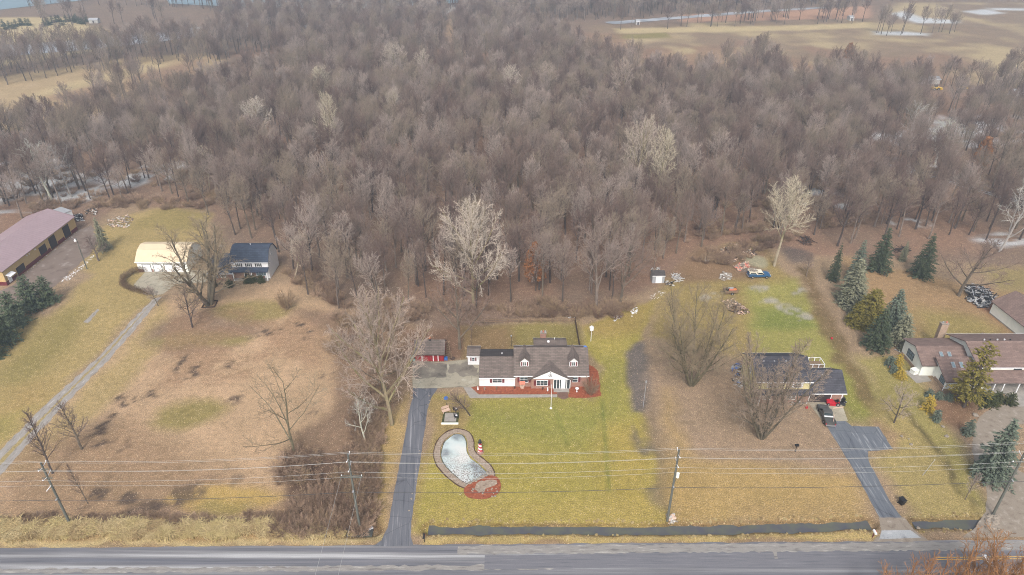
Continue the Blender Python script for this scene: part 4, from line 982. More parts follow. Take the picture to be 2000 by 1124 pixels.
# sparse lines of trees
for P, n in (([(1480, 44), (1700, 40), (1710, 30), (1330, 38)], 26), ([(1330, 48), (1700, 50), (1700, 42), (1330, 40)], 14), ([(1395, 160), (1520, 165), (1520, 130), (1395, 125)], 16), ([(1180, 60), (1700, 46), (1700, 42), (1180, 54)], 18), ([(1700, 74), (2050, 66), (2050, 58), (1700, 64)], 14), ([(0, 60), (330, 50), (330, 30), (0, 30)], 16), ([(40, 20), (200, 10), (260, 0), (60, 6)], 16), ([(180, 236), (330, 190), (470, 120), (420, 116), (180, 180)], 26)):
    pts += scatter(px_poly(P), n, int(P[0][0]))
def infront(x, y):
    zc = y * math.cos(PITCH) + (CAM_H - 9) * math.sin(PITCH); u = 1000 + x / zc * FPX
    return -40 < u < 2040
def pix(x, y):
    zc = y * math.cos(PITCH) + CAM_H * math.sin(PITCH); yc = -(CAM_H * math.cos(PITCH) - y * math.sin(PITCH))
    return 1000 + x / zc * FPX, 562 - yc / zc * FPX
pts.sort(key=lambda p: p[0] ** 2 + p[1] ** 2)
vis = [p for p in pts if infront(*p)]
indiv = set(vis[:290]); rest = [p for p in pts if p not in indiv]
def zone(x, y):
    u, v = pix(x, y)
    a = 'front edge of the wood' if v > 470 else ('front part of the wood' if v > 400 else 'wood')
    for lim, s_ in ((150, 'behind the long tan barn'), (420, 'behind the white garage'), (640, 'behind the navy-roofed house'), (830, 'above the tall mossy driveway tree'), (1000, 'around the broad pale tree'), (1130, 'behind the orange oak'), (1300, 'left of the grey hut'), (1560, 'behind the debris yard and blue truck'), (1800, 'behind the spruces'), (9999, 'behind the spreading tree and scrap pile')):
        if u < lim: return a + ' ' + s_
trees_made = []
for k, (x, y) in enumerate(sorted(indiv)):
    z_ = zone(x, y)
    trees_made.append(plant('forest', 0, 0, 0, None, 'bare tree, ' + z_, 'tree', 'bare trees of the wood, ' + z_, k % 9, loc=(x, y), H=gx.uniform(12.5, 20)))
src = []
for k in range(9):
    t = next(t for t in trees_made if t.children[0].data == KINDS['forest'][k][0] or t.children[1].data == KINDS['forest'][k][0]); src.append(list(t.children))
mass('woodland', rest, src, 'grey-brown leafless woodland stretching away behind the houses', 'woodland', .70, 1.14, 5)
print('TREES', len(indiv), 'mass', len(rest))
# undergrowth
sh = [list(plant('shrub', a, b, 0, None, lb, 'shrub', None, i, H=3.2).children) for i, (a, b, lb) in enumerate(((700, 830, 'brown shrub at the driveway side of the thicket'), (560, 925, 'brown shrub at the foot of the open thin tree'), (690, 905, 'brown shrub in the thicket above the second utility pole'), (1090, 606, 'brown shrub at the wood edge behind the fence')))]
brushpts = scatter(px_poly([(700, 800), (745, 830), (742, 880), (725, 1000), (722, 1040), (545, 1042), (580, 985), (660, 940), (690, 880)]), 175, 1) + scatter(px_poly([(535, 895), (620, 895), (615, 950), (545, 950)]), 22, 2) + scatter(px_poly([(640, 620), (720, 630), (830, 640), (800, 690), (760, 800), (735, 850), (700, 830), (720, 720), (650, 700)]), 34, 3) \
    + scatter(px_poly([(1010, 590), (1240, 600), (1200, 622), (1010, 618)]), 60, 4) + scatter(px_poly([(640, 590), (1000, 600), (1000, 622), (860, 625), (660, 640)]), 55, 5) + scatter(px_poly([(60, 425), (330, 398), (400, 410), (330, 385), (60, 400)]), 45, 6) + scatter(px_poly([(540, 520), (640, 600), (690, 600), (600, 520)]), 26, 7) + scatter(px_poly([(1300, 480), (1560, 450), (1700, 440), (1700, 410), (1300, 440)]), 60, 8) + scatter(px_poly([(1340, 520), (1390, 490), (1480, 470), (1560, 460), (1480, 500), (1420, 520)]), 46, 18)
brushpts += scatter(px_poly([(0, 410), (2000, 410), (2000, 330), (0, 330)]), 500, 9)
mass('brush_thicket', [p for p in brushpts], sh, 'tangled brown leafless brush along the wood edge and the roadside thicket', 'brush', .45, 1.05, 8)
# foreground brush at the near side of the road, lower right
for k, (x, y, h, lb) in enumerate(((56.0, 56.2, 12.2, 'reddish twiggy small tree in front of the road, left of the lower right corner'), (61.5, 56.6, 13.2, 'tall orange-brown small tree in the lower right corner'), (66.5, 57.2, 13.6, 'orange-brown small tree at the right edge over the road'), (51.5, 55.6, 11.6, 'thin reddish small tree in front of the road markings'), (63.5, 54.5, 13.8, 'dense rusty small tree at the bottom right corner'))):
    plant('orange', 0, 0, 0, None, lb, 'small tree', 'small trees on the near side of the road', k, nm='bare_tree', loc=(x, y), H=h)
# dry reeds along the ditch
def reedmesh(seed, n, H):
    g = random.Random(seed); A = []
    for _ in range(n):
        x, y = g.gauss(0, .45), g.gauss(0, .45); a = g.uniform(0, 6.28); l = g.uniform(.5, 1) * H; ln = g.uniform(.2, 1.0)
        m = (x + math.cos(a) * ln * l * .3, y + math.sin(a) * ln * l * .3, l * .7); e = (x + math.cos(a) * ln * l, y + math.sin(a) * ln * l, l * g.uniform(.5, .95))
        A += [(x, y, -.1, *m, .04, .035, 2), (*m, *e, .035, .01, 3)]
    me = seg_mesh('reeds', np.array(A), M['strawblade'], SIDES); return me
ro = []
for i, (a, b) in enumerate(((300, 1036), (520, 1040), (60, 1038))):
    o = bpy.data.objects.new('reed_tuft', reedmesh(i, 130, 1.5)); o.location = (*G(a, b), 0); COL.objects.link(o)
    tag(o, ('straw-coloured reed tuft in the left ditch, midway along', 'straw-coloured reed tuft beside the brush thicket', 'straw-coloured reed tuft near the left edge of the ditch')[i], 'reeds', 'reed tufts along the left ditch'); ro.append([o])
rp = scatter(px_poly([(-60, 1024), (560, 1026), (600, 1040), (720, 1044), (560, 1048), (-60, 1052)]), 330, 4)
mass('dry_reeds', rp, ro, 'matted dry straw-coloured reeds filling the ditch along the road', 'reeds', .5, 1.1, 3, .8)
rp2 = scatter(px_poly([(-60, 1008), (560, 1004), (560, 1026), (-60, 1026)]), 120, 14)
mass('low_brush', rp2, sh, 'low brown weeds behind the dry reeds', 'brush', .2, .42, 9)
# tufts along the banks of the ditches and round the pond
bank = []
for dl in ditches[:2]:
    for (x0, y0), (x1, y1) in zip(dl[:-1], dl[1:]):
        n = int(math.hypot(x1 - x0, y1 - y0) * 3)
        for k in range(n):
            t = g2.random(); s_ = g2.choice((-1, 1)); bank.append((x0 + (x1 - x0) * t, y0 + (y1 - y0) * t + s_ * g2.uniform(1.1, 1.9)))
mass('bank_grass', bank, ro, 'dry grass tufts hanging over the ditch banks', 'grass', .10, .22, 12)
# ------------------------------------------------------------------ buildings
def face_m(facing, pos):
    """local frame on a wall: x right as one looks at it, y outward, z up"""
    a = {'s': 0, 'e': math.pi / 2, 'n': math.pi, 'w': -math.pi / 2}[facing]
    return Matrix.Translation(pos) @ Matrix.Rotation(a, 4, 'Z')
def window(par, pos, w, h, facing='s', shutter=None, cols=2, frame='white', glass='glass', sw=.42):
    m = face_m(facing, pos)      # pos: lower middle of the opening on the wall plane; outward is local -y
    f = MB(m); t = .09
    f.box(-w / 2 - t, -w / 2, -.06, .02, -t, h + t).box(w / 2, w / 2 + t, -.06, .02, -t, h + t).box(-w / 2, w / 2, -.06, .02, -t, 0).box(-w / 2, w / 2, -.06, .02, h, h + t)
    for k in range(1, cols):
        x = -w / 2 + w * k / cols; f.box(x - .03, x + .03, -.05, .02, 0, h)
    f.box(-w / 2, w / 2, -.045, .015, h / 2 - .025, h / 2 + .025)
    fo = f.build('window', M[frame], par)
    MB(m).box(-w / 2, w / 2, -.02, .01, 0, h).build('pane', M[glass], fo)
    if shutter:
        for s in (-1, 1):
            x0 = s * (w / 2 + t + .03)
            MB(m).box(min(x0, x0 + s * sw), max(x0, x0 + s * sw), -.05, .015, -.05, h + .05).build('shutter', M[shutter], par)
    return fo
def door(par, pos, w, h, facing, mat, handle=True, nm='door', frame='white', panels=0):
    m = face_m(facing, pos)
    d = MB(m).box(-w / 2, w / 2, -.04, .02, 0, h)
    for k in range(panels):
        z = h * (k + .5) / panels; d.box(-w / 2 + .1, w / 2 - .1, -.06, -.04, z - h / panels * .36, z + h / panels * .36)
    do = d.build(nm, M[mat], par)
    f = MB(m); f.box(-w / 2 - .12, -w / 2, -.07, .02, 0, h + .12).box(w / 2, w / 2 + .12, -.07, .02, 0, h + .12).box(-w / 2, w / 2, -.07, .02, h, h + .12)
    f.build('frame', M[frame], do)
    if handle: MB(m).tube((w * .38, -.1, h * .47), (w * .38, -.04, h * .47), .03).build('handle', M['grey'], do)
    return do
def gable_x(par, x0, x1, prof, wallm, roofm, over=.35, rake=.3, t=.16, names=('wall', 'roof'), trim='white'):
    """prof: eave-to-eave profile (y, z) of the roof; walls fill below it down to the ground"""
    ys_ = [p[0] for p in prof]
    body = [(prof[0][0], -.15)] + [(p[0], p[1]) for p in prof] + [(prof[-1][0], -.15)]
    w = MB().prism(body, x0, x1).build(names[0], M[wallm], par)
    r = MB(); tr = MB()
    for i in range(len(prof) - 1):
        a, b = prof[i], prof[i + 1]; L = math.hypot(b[0] - a[0], b[1] - a[1]); d = ((b[0] - a[0]) / L, (b[1] - a[1]) / L)
        A = (a[0] - d[0] * over, a[1] - d[1] * over) if i == 0 else a
        B = (b[0] + d[0] * over, b[1] + d[1] * over) if i == len(prof) - 2 else b
        n_ = (-d[1] * t, d[0] * t)
        lift = .003
        q = [(A[0], A[1] + lift), (B[0], B[1] + lift), (B[0], B[1] + t * 1.0 + lift), (A[0], A[1] + t + lift)]
        r.prism(q, x0 - rake, x1 + rake)
    ro = r.build(names[1], M[roofm], par)
    tm = MB()
    for i, e in ((0, prof[0]), (1, prof[-1])):
        s = -1 if i == 0 else 1; a, b = (prof[0], prof[1]) if i == 0 else (prof[-1], prof[-2])
        L = math.hypot(b[0] - a[0], b[1] - a[1]); d = ((b[0] - a[0]) / L, (b[1] - a[1]) / L); y = a[0] - d[0] * over; z = a[1] - d[1] * over
        tm.box(x0 - rake, x1 + rake, min(y, y + s * .09), max(y, y + s * .09), z - .02, z + t - .02)
    tm.build('gutter', M[trim], ro)
    return w, ro
def chimney(par, x, y, w, d, z0, z1, mat='brick', pots=3):
    c = MB().box(x - w / 2, x + w / 2, y - d / 2, y + d / 2, z0, z1).build('chimney', M[mat], par)
    MB().box(x - w / 2 - .08, x + w / 2 + .08, y - d / 2 - .08, y + d / 2 + .08, z1, z1 + .14).build('cap', M['stone'], c)
    for k in range(pots):
        MB().lathe([(.16, z1 + .14), (.13, z1 + .5), (.1, z1 + .52)], 8, (x + (k - (pots - 1) / 2) * w / pots, y, 0)).build('chimney_pot', M['terracotta' if k % 2 else 'grey'], c)
    return c
def building(name, X, Y, label, cat='house', rz=0): return empty(name, (X, Y, 0), rz, label, cat)

# --- the main house
h = building('house', 0, 105.6, 'long white and brick house with two dormers, a white front gable and grey shingle roof')
# garage wing
gable_x(h, -6.4, .6, [(0, 2.35), (4, 4.15), (8.4, 2.6)], 'siding', 'roof', .4, .05, names=('wing_wall', 'wing_roof'))
MB().prism([(4.02, 4.34), (8.75, 2.66), (8.75, 2.70), (4.02, 4.38)], -6.4, .3).build('rear_roof_slope', M['roofdark'], h)
MB().tube((-2.0, 5.4, 3.7), (-2.0, 5.4, 4.2), .1).build('vent_pipe', M['white'], h)
window(h, (-2.9, 0, .95), 1.75, .85, 's', 'maroon', 2)
# main block
MB()
gable_x(h, .62, 14.7, [(-.15, 3.05), (4.6, 5.95), (9.2, 3.1)], 'brick', 'roof', .45, .3)
MB().box(.6, 14.72, -.16, -.155, 2.3, 3.0).build('frieze', M['white'], h)
window(h, (2.35, -.15, 1.15), 1.5, 1.2, 's', 'maroon', 2)
window(h, (12.3, -.15, 1.25), 1.0, 1.1, 's', 'maroon', 1)
# dormers
def dormer(xc):
    y0 = 1.15; w = .82; d = MB(); ze, zr = 5.3, 6.1
    d.prism([(xc - w, 3.6), (xc - w, ze), (xc, zr), (xc + w, ze), (xc + w, 3.6)], y0, y0 + 3.6, 'y')
    do = d.build('dormer', M['siding'], h)
    r = MB()
    for s in (-1, 1):
        r.prism([(xc, zr), (xc, zr + .14), (xc + s * (w + .28), ze - .27 + .14), (xc + s * (w + .28), ze - .27)], y0 - .25, y0 + 4.3, 'y')
    r.build('dormer_roof', M['roof'], do)
    window(do, (xc, y0, 4.2), .62, .82, 's', 'maroon', 2, sw=.26)
dormer(2.45); dormer(12.0)
# front gable
xg0, xg1, yg = 3.75, 11.05, -.75
xm = (xg0 + xg1) / 2
MB().prism([(xg0, -.1), (xg0, 2.45), (xg1, 2.45), (xg1, -.1)], yg, 1.0, 'y').build('front_wall', M['brick'], h)
MB().prism([(xg0 - .35, 2.453), (xm, 4.5), (xg1 + .35, 2.453)], yg - .12, 2.0, 'y').build('front_gable', M['white'], h)
r = MB()
for s in (-1, 1):
    xe = xm + s * ((xg1 - xg0) / 2 + .75)
    r.prism([(xm, 4.53), (xm, 4.70), (xe, 2.36), (xe, 2.19)], yg - .35, 3.0, 'y')
gr = r.build('gable_roof', M['roof'], h)
MB().lathe([(.10, 0), (.10, .05)], 12).build('vent', M['dark'], h, loc=(xm, yg - .15, 4.0)).rotation_euler.x = math.pi / 2
em = MB(); n = 20                               # ring-shaped wreath emblem
for k in range(n):
    a, b = 2 * math.pi * k / n, 2 * math.pi * (k + 1) / n
    em.tube((xm + .32 * math.cos(a), yg - .16, 3.3 + .27 * math.sin(a)), (xm + .32 * math.cos(b), yg - .16, 3.3 + .27 * math.sin(b)), .045, n=5)
em.tube((xm - .12, yg - .16, 3.2), (xm + .12, yg - .16, 3.42), .05, n=5)
em.build('wreath', M['dark'], h)
window(h, (5.85, yg, .85), 2.1, 1.15, 's', 'maroon', 3)
MB(face_m('s', (9.7, yg, .1))).box(-1.55, 1.55, -.035, .02, 0, 2.15).build('glazed_front', M['glass'], h)
pf = MB(face_m('s', (9.7, yg, .1)))
for x in (-1.6, -1.0, -.45, .25, .95, 1.6): pf.box(x - .06, x + .06, -.1, .01, 0, 2.2)
pf.box(-1.6, 1.6, -.1, .01, 2.2, 2.32)
pfo = pf.build('porch_frame', M['white'], h)
door(h, (9.95, yg - .05, .12), .62, 1.95, 's', 'white')
MB().box(8.1, 11.1, yg - 1.1, yg, -.05, .12).build('doorstep', M['concrete_light'], h)
# rear addition and chimney
gable_x(h, 4.6, 11.2, [(9.22, 2.85), (11.3, 3.1), (13.1, 2.2)], 'siding', 'roof', .2, .15, names=('rear_wall', 'rear_roof'))
chimney(h, 6.6, 13.5, 1.25, .7, 0, 3.5)
MB().lathe([(.28, 3.1), (.28, 3.4), (.12, 3.5)], 12, (7.55, 10.6, 0)).build('roof_vent', M['white'], h)
MB().tube((8.9, 11.6, 3.0), (8.9, 11.6, 3.5), .09).build('vent_pipe', M['white'], h)
MB().lathe([(.05, 0), (.35, .1), (.38, .13), (.05, .06)], 12).build('satellite_dish', M['blue'], h, loc=(14.5, 4.8, 5.9)).rotation_euler.x = .9

w = building('lean_to_shed', -8.0, 112.6, 'small white lean-to shed with one maroon-shuttered window at the end of the main house', 'shed')
gable_x(w, -1.05, 1.35, [(0, 2.2), (1.6, 2.75), (3.0, 2.3)], 'siding', 'roof', .25, .2)
window(w, (.1, 0, 1.0), .5, .75, 's', 'maroon', 1, sw=.26)

s = building('red_shed', -17.0, 113.8, 'barn-red shed with grey shingle roof and a pointed copper cupola', 'shed')
gable_x(s, -2.9, 2.9, [(0, 2.1), (2.2, 3.75), (4.4, 2.1)], 'redwood', 'roof', .5, .3, trim='darkwood')
for x in (-1.55, .75, 1.75): MB().box(x - .09, x + .09, -.05, 0, 0, 2.0).build('trim_board', M['white'], s)
door(s, (-.4, 0, .05), 1.6, 1.75, 's', 'redwood', True, frame='redwood')
c = MB().box(-.25, .25, 1.95, 2.45, 3.6, 4.25).build('cupola', M['dark'], s)
MB().lathe([(.36, 4.25), (.02, 4.85)], 4, (0, 2.2, 0)).build('cupola_roof', surf('copper', S(200, 130, 96), .1, 3), c)

# --- long tan barn
b = building('pole_barn', -124, 145, 'long tan metal barn with mauve metal roof, dark doors and maroon base band', 'barn')
gable = [(-13.2, 4.0), (-6.6, 6.3), (0, 4.0)]
def gable_y(par, y0, y1, prof, wallm, roofm, over=.3, rake=.3, t=.12, nm=('wall', 'roof'), trim='maroon'):
    body = [(prof[0][0], -.15)] + list(prof) + [(prof[-1][0], -.15)]
    MB().prism(body, y0, y1, 'y').build(nm[0], M[wallm], par)
    r = MB()
    for i in range(len(prof) - 1):
        a, c_ = prof[i], prof[i + 1]; L = math.hypot(c_[0] - a[0], c_[1] - a[1]); d = ((c_[0] - a[0]) / L, (c_[1] - a[1]) / L)
        A = (a[0] - d[0] * over, a[1] - d[1] * over) if i == 0 else a; B = (c_[0] + d[0] * over, c_[1] + d[1] * over) if i == len(prof) - 2 else c_
        r.prism([(A[0], A[1] + .003), (B[0], B[1] + .003), (B[0], B[1] + t), (A[0], A[1] + t)], y0 - rake, y1 + rake, 'y')
    ro = r.build(nm[1], M[roofm], par)
    f = MB()
    for s_ in (y0 - rake - .04, y1 + rake):
        for i in range(len(prof) - 1):
            a, c_ = prof[i], prof[i + 1]; f.prism([(a[0], a[1] - .12), (c_[0], c_[1] - .12), (c_[0], c_[1] + t + .02), (a[0], a[1] + t + .02)], s_, s_ + .04, 'y')
    f.build('fascia', M[trim], ro)
    return ro
M['barnroof'] = M['roofmetal']
ro = gable_y(b, -.3, 31.2, gable, 'tanwall', 'roofmetal', .35, .35)
rb = MB()
for k in range(36):
    y = -.4 + k * .9
    for s_, x0, x1 in ((1, -6.6, .28), (-1, -6.6, -13.5)): rb.prism([(x0, 6.42), (x0, 6.46), (x1, 6.46 - 2.3 * abs(x1 - x0) / 6.6), (x1, 6.42 - 2.3 * abs(x1 - x0) / 6.6)], y, y + .05, 'y')
rb.build('roof_ribs', M['roofmetal'], ro)
MB().box(-.01, .05, -.3, 31.2, 0, 1.0).build('base_band', M['maroon'], b)
MB().box(-13.2, 0, -.36, -.3, 0, 1.0).build('base_band', M['maroon'], b)
for y, w_, z0, z1 in ((5.6, 3.2, .6, 2.4), (15.3, 3.0, .8, 3.0), (19.8, 3.0, .3, 3.5), (26.4, 3.0, .3, 3.5)):
    door(b, (.052, y, z0), w_, z1 - z0, 'e', 'darkdoor', False, 'overhead_door', 'tanwall', 4)
door(b, (.052, 1.2, .2), .9, 2.0, 'e', 'white')
MB().slab([(.05, .2, 2.6), (1.2, .2, 2.2), (1.2, 2.4, 2.2), (.05, 2.4, 2.6)], .08).build('door_canopy', M['white'], b)
for y in (9.0, 10.0, 12.3, 12.7): MB().box(.02, .3, y, y + .12, 3.2, 3.4).build('wall_lamp', M['white'], b)
w = building('storage_trailer', -131.0, 182.5, 'white box trailer behind the far end of the tan barn', 'trailer', -.5)
MB().box(-2.4, 2.6, -1.2, 1.2, .7, 3.2).build('box', M['white'], w)
MB().box(-2.5, 2.7, -1.25, 1.25, 3.2, 3.3).build('top', M['grey'], w)
for x in (-1.2, .2):
    for y in (-1.15, 1.15):
        wh = MB().lathe([(.45, -.12), (.45, .12)], 12).build('wheel', M['tyre'], w, loc=(x, y, .45)); wh.rotation_euler.x = math.pi / 2
MB().tube((2.6, 0, .7), (3.9, 0, .6), .07).build('hitch', M['dark'], w)

# --- white gambrel garage
g = building('garage', -88.6, 151.6, 'white gambrel garage with cream metal roof and four white doors', 'garage')
gable_x(g, -6.3, 6.3, [(0, 3.0), (2.3, 4.9), (4.6, 5.5), (6.9, 4.9), (9.2, 3.0)], 'ivory', 'roofcream', .4, .3)
MB().box(-6.32, -5.0, -.03, 0, 0, .8).build('brick_base', M['brick'], g)
MB().box(-3.1, -2.5, -.03, 0, 0, .8).build('brick_base', M['brick'], g)
for k in range(4): door(g, (-4.0 + k * 2.75, 0, .05), 1.95, 2.1, 's', 'white', False, 'overhead_door', 'dark', 4)
MB(face_m('e', (6.3, 4.6, 4.1))).box(-.25, .25, -.03, .02, 0, .6).build('vent', M['dark'], g)

# --- navy-roofed house
n = building('house', -69.6, 148.2, 'two-storey white house with navy gambrel roof and brick ground floor')
gable_x(n, 0.2, 9.2, [(0, 4.75), (1.9, 7.1), (3.6, 7.5), (5.3, 7.1), (7.2, 4.75)], 'siding', 'roofnavy', .35, .25)
MB().box(.2, 7.9, -.06, -.003, 0, 2.35).build('brick_front', M['brick'], n)
MB().prism([(-1.5, 2.5), (0, 3.1), (0, 3.22), (-1.5, 2.62)], .1, 9.3).build('porch_roof', M['roofnavy'], n)
for x in (.6, 5.2, 9.0): MB().box(x - .09, x + .09, -1.35, -1.17, .1, 2.5).build('porch_post', M['white'], n)
MB().box(.3, 9.1, -1.4, -.06, -.05, .14).build('porch_floor', M['concrete_light'], n)
for x in (2.0, 4.4, 6.8): window(n, (x, 0, 3.4), .8, .95, 's', 'black', 2, sw=.3)
door(n, (3.6, -.06, .15), 1.3, 1.95, 's', 'black')
window(n, (7.1, -.06, .9), 2.4, .9, 's', None, 4, glass='blind')
window(n, (9.2, 3.4, 4.9), .45, .9, 'e', None, 1)
window(n, (9.2, 1.3, 3.4), .4, .8, 'e', None, 1)
gable_x(n, -5.4, .18, [(-1.2, 2.3), (2.4, 4.3), (4.6, 4.6), (6.0, 2.6)], 'brick', 'roofnavy', .4, .3, names=('wing_wall', 'wing_roof'))
for x in (-4.0, -2.0): window(n, (x, -1.2, 1.0), .9, .7, 's', 'blind', 1, sw=.25)
chimney(n, -3.9, 5.6, 1.0, .7, 0, 6.0, pots=1)
MB().tube((4.4, 3.6, 7.5), (4.4, 3.6, 7.95), .09).build('vent_pipe', M['white'], n)
MB().box(-5.2, 2.6, -3.0, -2.85, -.05, .18).build('bed_edging', M['darkwood'], n)

# --- cream house with dark roof
c = building('house', 51.2, 100.6, 'cream two-storey house with charcoal roof and attached brick garage behind a large bare tree')
gable_x(c, -5.4, 4.6, [(0, 5.35), (4.2, 7.7), (8.4, 5.35)], 'yellow', 'roofblue', .45, .3)
MB().box(-5.42, 4.62, -.05, -.003, 0, 2.4).build('brick_front', M['brick'], c)
MB().prism([(-1.1, 2.65), (0, 3.2), (0, 3.32), (-1.1, 2.77)], -5.6, 5.0).build('porch_roof', M['roofblue'], c)
for x in (-4.7, -1.4): MB().box(x - .1, x + .1, -1.0, -.8, 0, 2.65).build('porch_post', M['white'], c)
window(c, (2.2, 0, 3.75), 1.3, .95, 's', 'white', 2, sw=.3)
window(c, (-2.4, 0, 3.75), 1.3, .95, 's', 'white', 2, sw=.3)
window(c, (-5.4, 4.2, 4.2), .8, 1.2, 'w', None, 2)
window(c, (-3.0, -.05, 1.0), 1.5, 1.0, 's', None, 2)
window(c, (1.6, -.05, 1.0), 1.5, 1.0, 's', None, 2)
for x in (-3.6, -1.6, .6, 2.6): MB().box(x - .13, x + .13, 3.3, 3.6, 7.1, 7.42).build('roof_vent', M['white'], c)
gable_x(c, 4.64, 11.6, [(.2, 2.55), (3.7, 4.9), (7.2, 2.6)], 'brick', 'roofblue', .5, .3, names=('garage_wall', 'garage_roof'))
door(c, (7.2, .2, .05), 4.0, 2.05, 's', 'darkdoor', False, 'overhead_door', 'white', 3)
MB().box(7.9, 8.2, 2.6, 2.85, 4.2, 4.6).build('roof_vent', M['white'], c)
MB().box(11.2, 11.35, .05, .19, 0, 2.5).build('corner_post', M['white'], c)
dk = building('deck', 60.2, 109.6, 'raised wood deck with white railing crowded with things behind the cream house', 'deck')
f = MB()
for k in range(12): f.box(-1.7 + k * .29, -1.44 + k * .29, -1.1, 1.1, 2.3, 2.36)
f.build('floor', M['wood'], dk)
f = MB()
for x in (-1.7, -.6, .6, 1.7):
    for y in (-1.1, 1.1): f.box(x - .06, x + .06, y - .06, y + .06, 0, 3.2)
f.box(-1.7, 1.7, 1.05, 1.15, 3.15, 3.22).box(-1.7, 1.7, -1.15, -1.05, 3.15, 3.22).box(-1.75, -1.65, -1.1, 1.1, 3.15, 3.22).box(1.65, 1.75, -1.1, 1.1, 3.15, 3.22).build('railing', M['white'], dk)

# --- contemporary house on the right
k_ = building('house', 81.4, 107.4, 'white contemporary house with broad brown shingle roofs, skylights and a long porch', 'house', 0.0)
def polyroof(par, pts_, t, mat, nm='roof'): return MB().slab(pts_, t).build(nm, M[mat], par)
# left wing: end wall faces the yard, roof falls towards the road
MB().prism([(1.6, -.1), (1.6, 2.9), (5.0, 4.7), (9.0, 3.6), (9.0, -.1)], .3, 12.5).build('wall', M['ivory'], k_)
polyroof(k_, [(-.1, 1.1, 2.82), (12.5, 1.1, 2.82), (12.5, 5.0, 4.9), (-.1, 5.0, 4.9)], .18, 'roofbrown')
polyroof(k_, [(-.1, 5.0, 4.905), (12.5, 5.0, 4.905), (12.5, 9.5, 3.65), (-.1, 9.5, 3.65)], .18, 'roofbrown')
window(k_, (.3, 6.0, 1.2), 2.2, 1.5, 'w', None, 3, 'dark', 'blind')
MB().box(.22, .3, 3.0, 8.8, 0, .7).build('brick_base', M['tanbrick'], k_)
# front gable facing left
MB().prism([(-2.6, -.1), (-2.6, 2.3), (1.9, 4.3), (1.9, -.1)], 3.0, 11.0).build('front_wall', M['ivory'], k_)
polyroof(k_, [(2.5, -3.2, 2.12), (11.4, -3.2, 2.12), (11.4, 2.0, 4.45), (2.5, 2.0, 4.45)], .2, 'roofbrown', 'front_roof')
window(k_, (3.0, -1.4, .7), 1.5, 1.3, 'w', None, 3, 'dark', 'blind')
MB().box(2.92, 3.0, -2.6, .8, 0, .5).build('brick_base', M['tanbrick'], k_)
for x, y, z in ((4.4, 3.2, 3.95), (6.0, 3.2, 3.95), (5.2, .2, 3.66), (6.8, .2, 3.66)):
    mm = Matrix.Translation((x, y, z)) @ Matrix.Rotation(math.atan2(2.08, 3.9), 4, 'X')
    q = MB(mm).box(-.34, .34, -.62, .62, 0, .2).build('skylight', M['grey'], k_); MB(mm).box(-.26, .26, -.54, .54, .2, .22).build('pane', M['blind'], q)
chimney(k_, 8.6, 11.0, 1.5, .9, 0, 6.3, 'tanbrick', 2)
# two-storey block
gable_x(k_, 9.6, 26.0, [(-1.2, 4.5), (4.2, 6.5), (9.4, 4.5)], 'ivory', 'roofbrown', .5, .7, names=('main_wall', 'main_roof'))
MB().prism([(-4.2, 2.55), (-1.2, 3.4), (-1.2, 3.55), (-4.2, 2.7)], 9.0, 27.0).build('porch_roof', M['roofbrown'], k_)
for x in (11.5, 13.3, 16.2, 18.4, 21): MB().box(x - .08, x + .08, -4.0, -3.84, 0, 2.6).build('porch_post', M['white'], k_)
MB().box(9.2, 27, -4.2, -1.2, -.05, .1).build('porch_floor', M['concrete_light'], k_)
for x in (10.9, 17.0, 20.5): window(k_, (x, -1.2, 3.65), 1.4, .65, 's', None, 2, 'dark')
for x in (12.4, 14.8, 17.3): window(k_, (x, -1.2, .6), 1.5, 1.6, 's', None, 2, 'white')
for x in (13, 14.2, 15.6, 17, 18.2): MB().box(x - .1, x + .1, 4.6, 4.8, 6.4, 6.75).build('roof_vent', M['white' if int(x) % 2 else 'dark'], k_)
MB().tube((3.0, -2.7, 2.1), (2.2, -3.4, .2), .06).build('downspout', M['white'], k_)
# garage at the right edge
g = building('garage', 109.8, 132.2, 'white-walled garage with brown shingle roof at the right edge, next to the scrap pile', 'garage', R(4))
gable_y(g, -17, 0, [(0, 3.1), (4.6, 5.4), (9.2, 3.1)], 'ivory', 'roofbrown', .45, .4, .15, trim='darkwood')
MB().box(-.05, 0, -17, 0, 0, .25).build('foundation', M['concrete_light'], g)
# grey hut
g = building('garden_hut', 36.1, 145.8, 'small pale grey metal hut with dark roof at the wood edge', 'shed')
gable_x(g, -1.5, 1.5, [(0, 2.1), (1.3, 2.7), (2.6, 2.1)], 'grey', 'roofdark', .15, .12)
door(g, (.1, 0, .05), 1.3, 1.75, 's', 'white')

